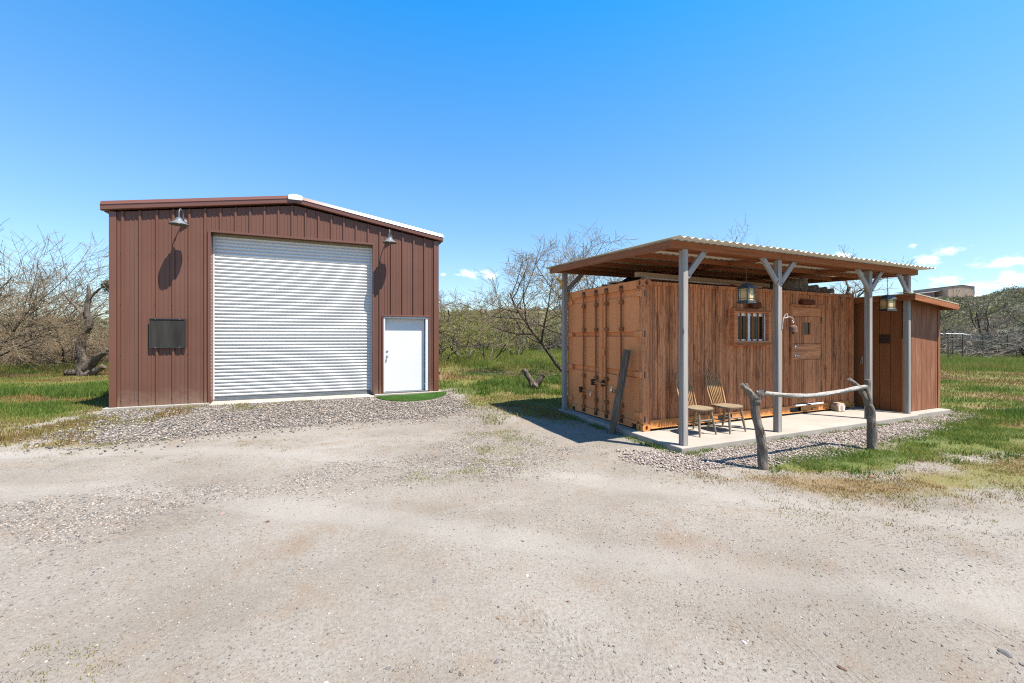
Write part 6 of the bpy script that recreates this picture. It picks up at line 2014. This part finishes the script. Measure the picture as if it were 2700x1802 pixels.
pm_ = MB(); pm_.add([(-16, -12, -3.2), (7, -12, -3.2), (6, -1.2, -.14), (-15, -1.2, -.14), (-15, 22, -.13), (8, 22, -.13)], [(0, 1, 2, 3), (3, 2, 5, 4)])
o = pm_.build('terrace', painted('pale_dirt_pad', (.40, .31, .25), .95, .1, .15, .8), None, fix=False); o.location = (bx_, by_, BZ)
tag(o, 'bare dirt pad under the hilltop barn', None, None, 'structure')


# scrub covering the hillside and the ridge
def clumps(name, label, pts, size, n, mat, flat=.75, leaf=.10):
    k = len(pts); tot = k * n
    S = size * (.5 + 1.0 * rng.random(k))
    q = rng.normal(0, 1, (k, n, 3)); q /= np.linalg.norm(q, axis=2, keepdims=True); q *= (.45 + .6 * rng.random((k, n, 1)))
    q[..., 2] = np.abs(q[..., 2]) * flat
    q[..., 0] *= (.8 + .5 * rng.random((k, 1)));
    C = (pts[:, None, :] + q * S[:, None, None]).reshape(-1, 3)
    a = rng.normal(0, 1, (tot, 3)); a /= np.linalg.norm(a, axis=1, keepdims=True); b = np.cross(a, rng.normal(0, 1, (tot, 3))); b /= np.linalg.norm(b, axis=1, keepdims=True)
    s = (np.repeat(S, n) * leaf * (.5 + rng.random(tot)))[:, None]
    V = np.stack([C - a * s, C + b * s * .6, C + a * s], 1).reshape(-1, 3)
    t = np.clip(np.repeat(rng.random(k), n) * .8 + .25 * rng.random(tot), 0, 1)
    tag(place(name, fast_mesh(name, V, np.arange(3 * tot).reshape(-1, 3), mat, {'tint': np.repeat(t, 3)})), label, None, None, 'stuff')


def hill_pts(n, a0, a1, r0, r1, thr=.4):
    out = []
    while sum(len(o) for o in out) < n:
        a = a0 + (a1 - a0) * rng.random(4000); r = r0 + (r1 - r0) * rng.random(4000) ** .8
        x, y = r * np.sin(a), r * np.cos(a)
        k = (fbm(x * .09, y * .09, 17) > thr) & ~((np.abs(x - bx_ + 4) < 13) & (np.abs(y - by_ - 2) < 16))
        out.append(np.column_stack([x, y, np.maximum(hill_h(a, r), gh(x, y))])[k])
    return np.concatenate(out)[:n]


clumps('scrub', 'grey green desert scrub over the hillside behind the meadow', np.concatenate([hill_pts(2600, .70, 1.0, 44, 216, .34), hill_pts(2200, -.95, .32, 44, 216, .34)]), 1.15, 90, MAT['scrub'], .8, .17)
clumps('ridge_trees', 'small blue green trees along the ridge line at the right', np.concatenate([hill_pts(60, .853, 1.0, 212, 232, .2), hill_pts(16, .05, .2, 212, 232, .2)]), 2.2, 260, MAT['juniper'], .9, .11)
# dense grey thicket closing the view under the trees
def thicket(name, label, pts, n, L, mat):
    k = len(pts); V = []; F = []
    m_ = []
    P = np.repeat(pts, n, 0) + np.column_stack([rng.normal(0, .7, (k * n, 2)), np.zeros(k * n)])
    d = np.column_stack([rng.normal(0, .75, (k * n, 2)), rng.normal(.35, .5, k * n)]); d /= np.linalg.norm(d, axis=1, keepdims=True)
    Ls = L * (.35 + rng.random(k * n)); B = P + np.column_stack([rng.normal(0, .3, (k * n, 2)), Ls * .6 * rng.random(k * n)])
    T = B + d * Ls[:, None]; Mid = (B + T) / 2 + rng.normal(0, .10, (k * n, 3)) * L
    w = (.006 + .012 * rng.random(k * n))[:, None]; sd_ = np.cross(d, rng.normal(0, 1, (k * n, 3))); sd_ /= np.linalg.norm(sd_, axis=1, keepdims=True); sd2 = np.cross(d, sd_)
    Vv = np.stack([B + sd_ * w, B - sd_ * w * .5 + sd2 * w * .87, B - sd_ * w * .5 - sd2 * w * .87, Mid + sd_ * w * .7, Mid - sd_ * w * .35 + sd2 * w * .6, Mid - sd_ * w * .35 - sd2 * w * .6, T], 1).reshape(-1, 3)
    base = np.arange(k * n)[:, None, None] * 7
    fq = np.array([[0, 1, 4], [0, 4, 3], [1, 2, 5], [1, 5, 4], [2, 0, 3], [2, 3, 5], [3, 4, 6], [4, 5, 6], [5, 3, 6]])
    Ff = (fq[None] + base).reshape(-1, 3)
    tag(place(name, fast_mesh(name, Vv, Ff, mat)), label, None, None, 'stuff')


def arc_pts(n, a0, a1, r0, r1):
    a = a0 + (a1 - a0) * rng.random(n); r = r0 + (r1 - r0) * rng.random(n); x, y = r * np.sin(a), r * np.cos(a)
    return np.column_stack([x, y, np.maximum(gh(x, y), hill_h(a, r) * (r > 41) - 5 * (r <= 41))])


thicket('thicket', 'grey bare thicket behind the meadow at the left', arc_pts(130, -.98, -.72, 30, 40), 50, 1.3, MAT['twig'])
thicket('grey_thicket', 'pale grey bare thicket behind the centre meadow', arc_pts(240, -.20, .16, 38, 52), 55, 1.9, MAT['twig_grey'])
thicket('slope_brush', 'dead grey brush on the slope right of the shed', arc_pts(110, .80, .95, 46, 85), 55, 1.5, MAT['twig_grey'])
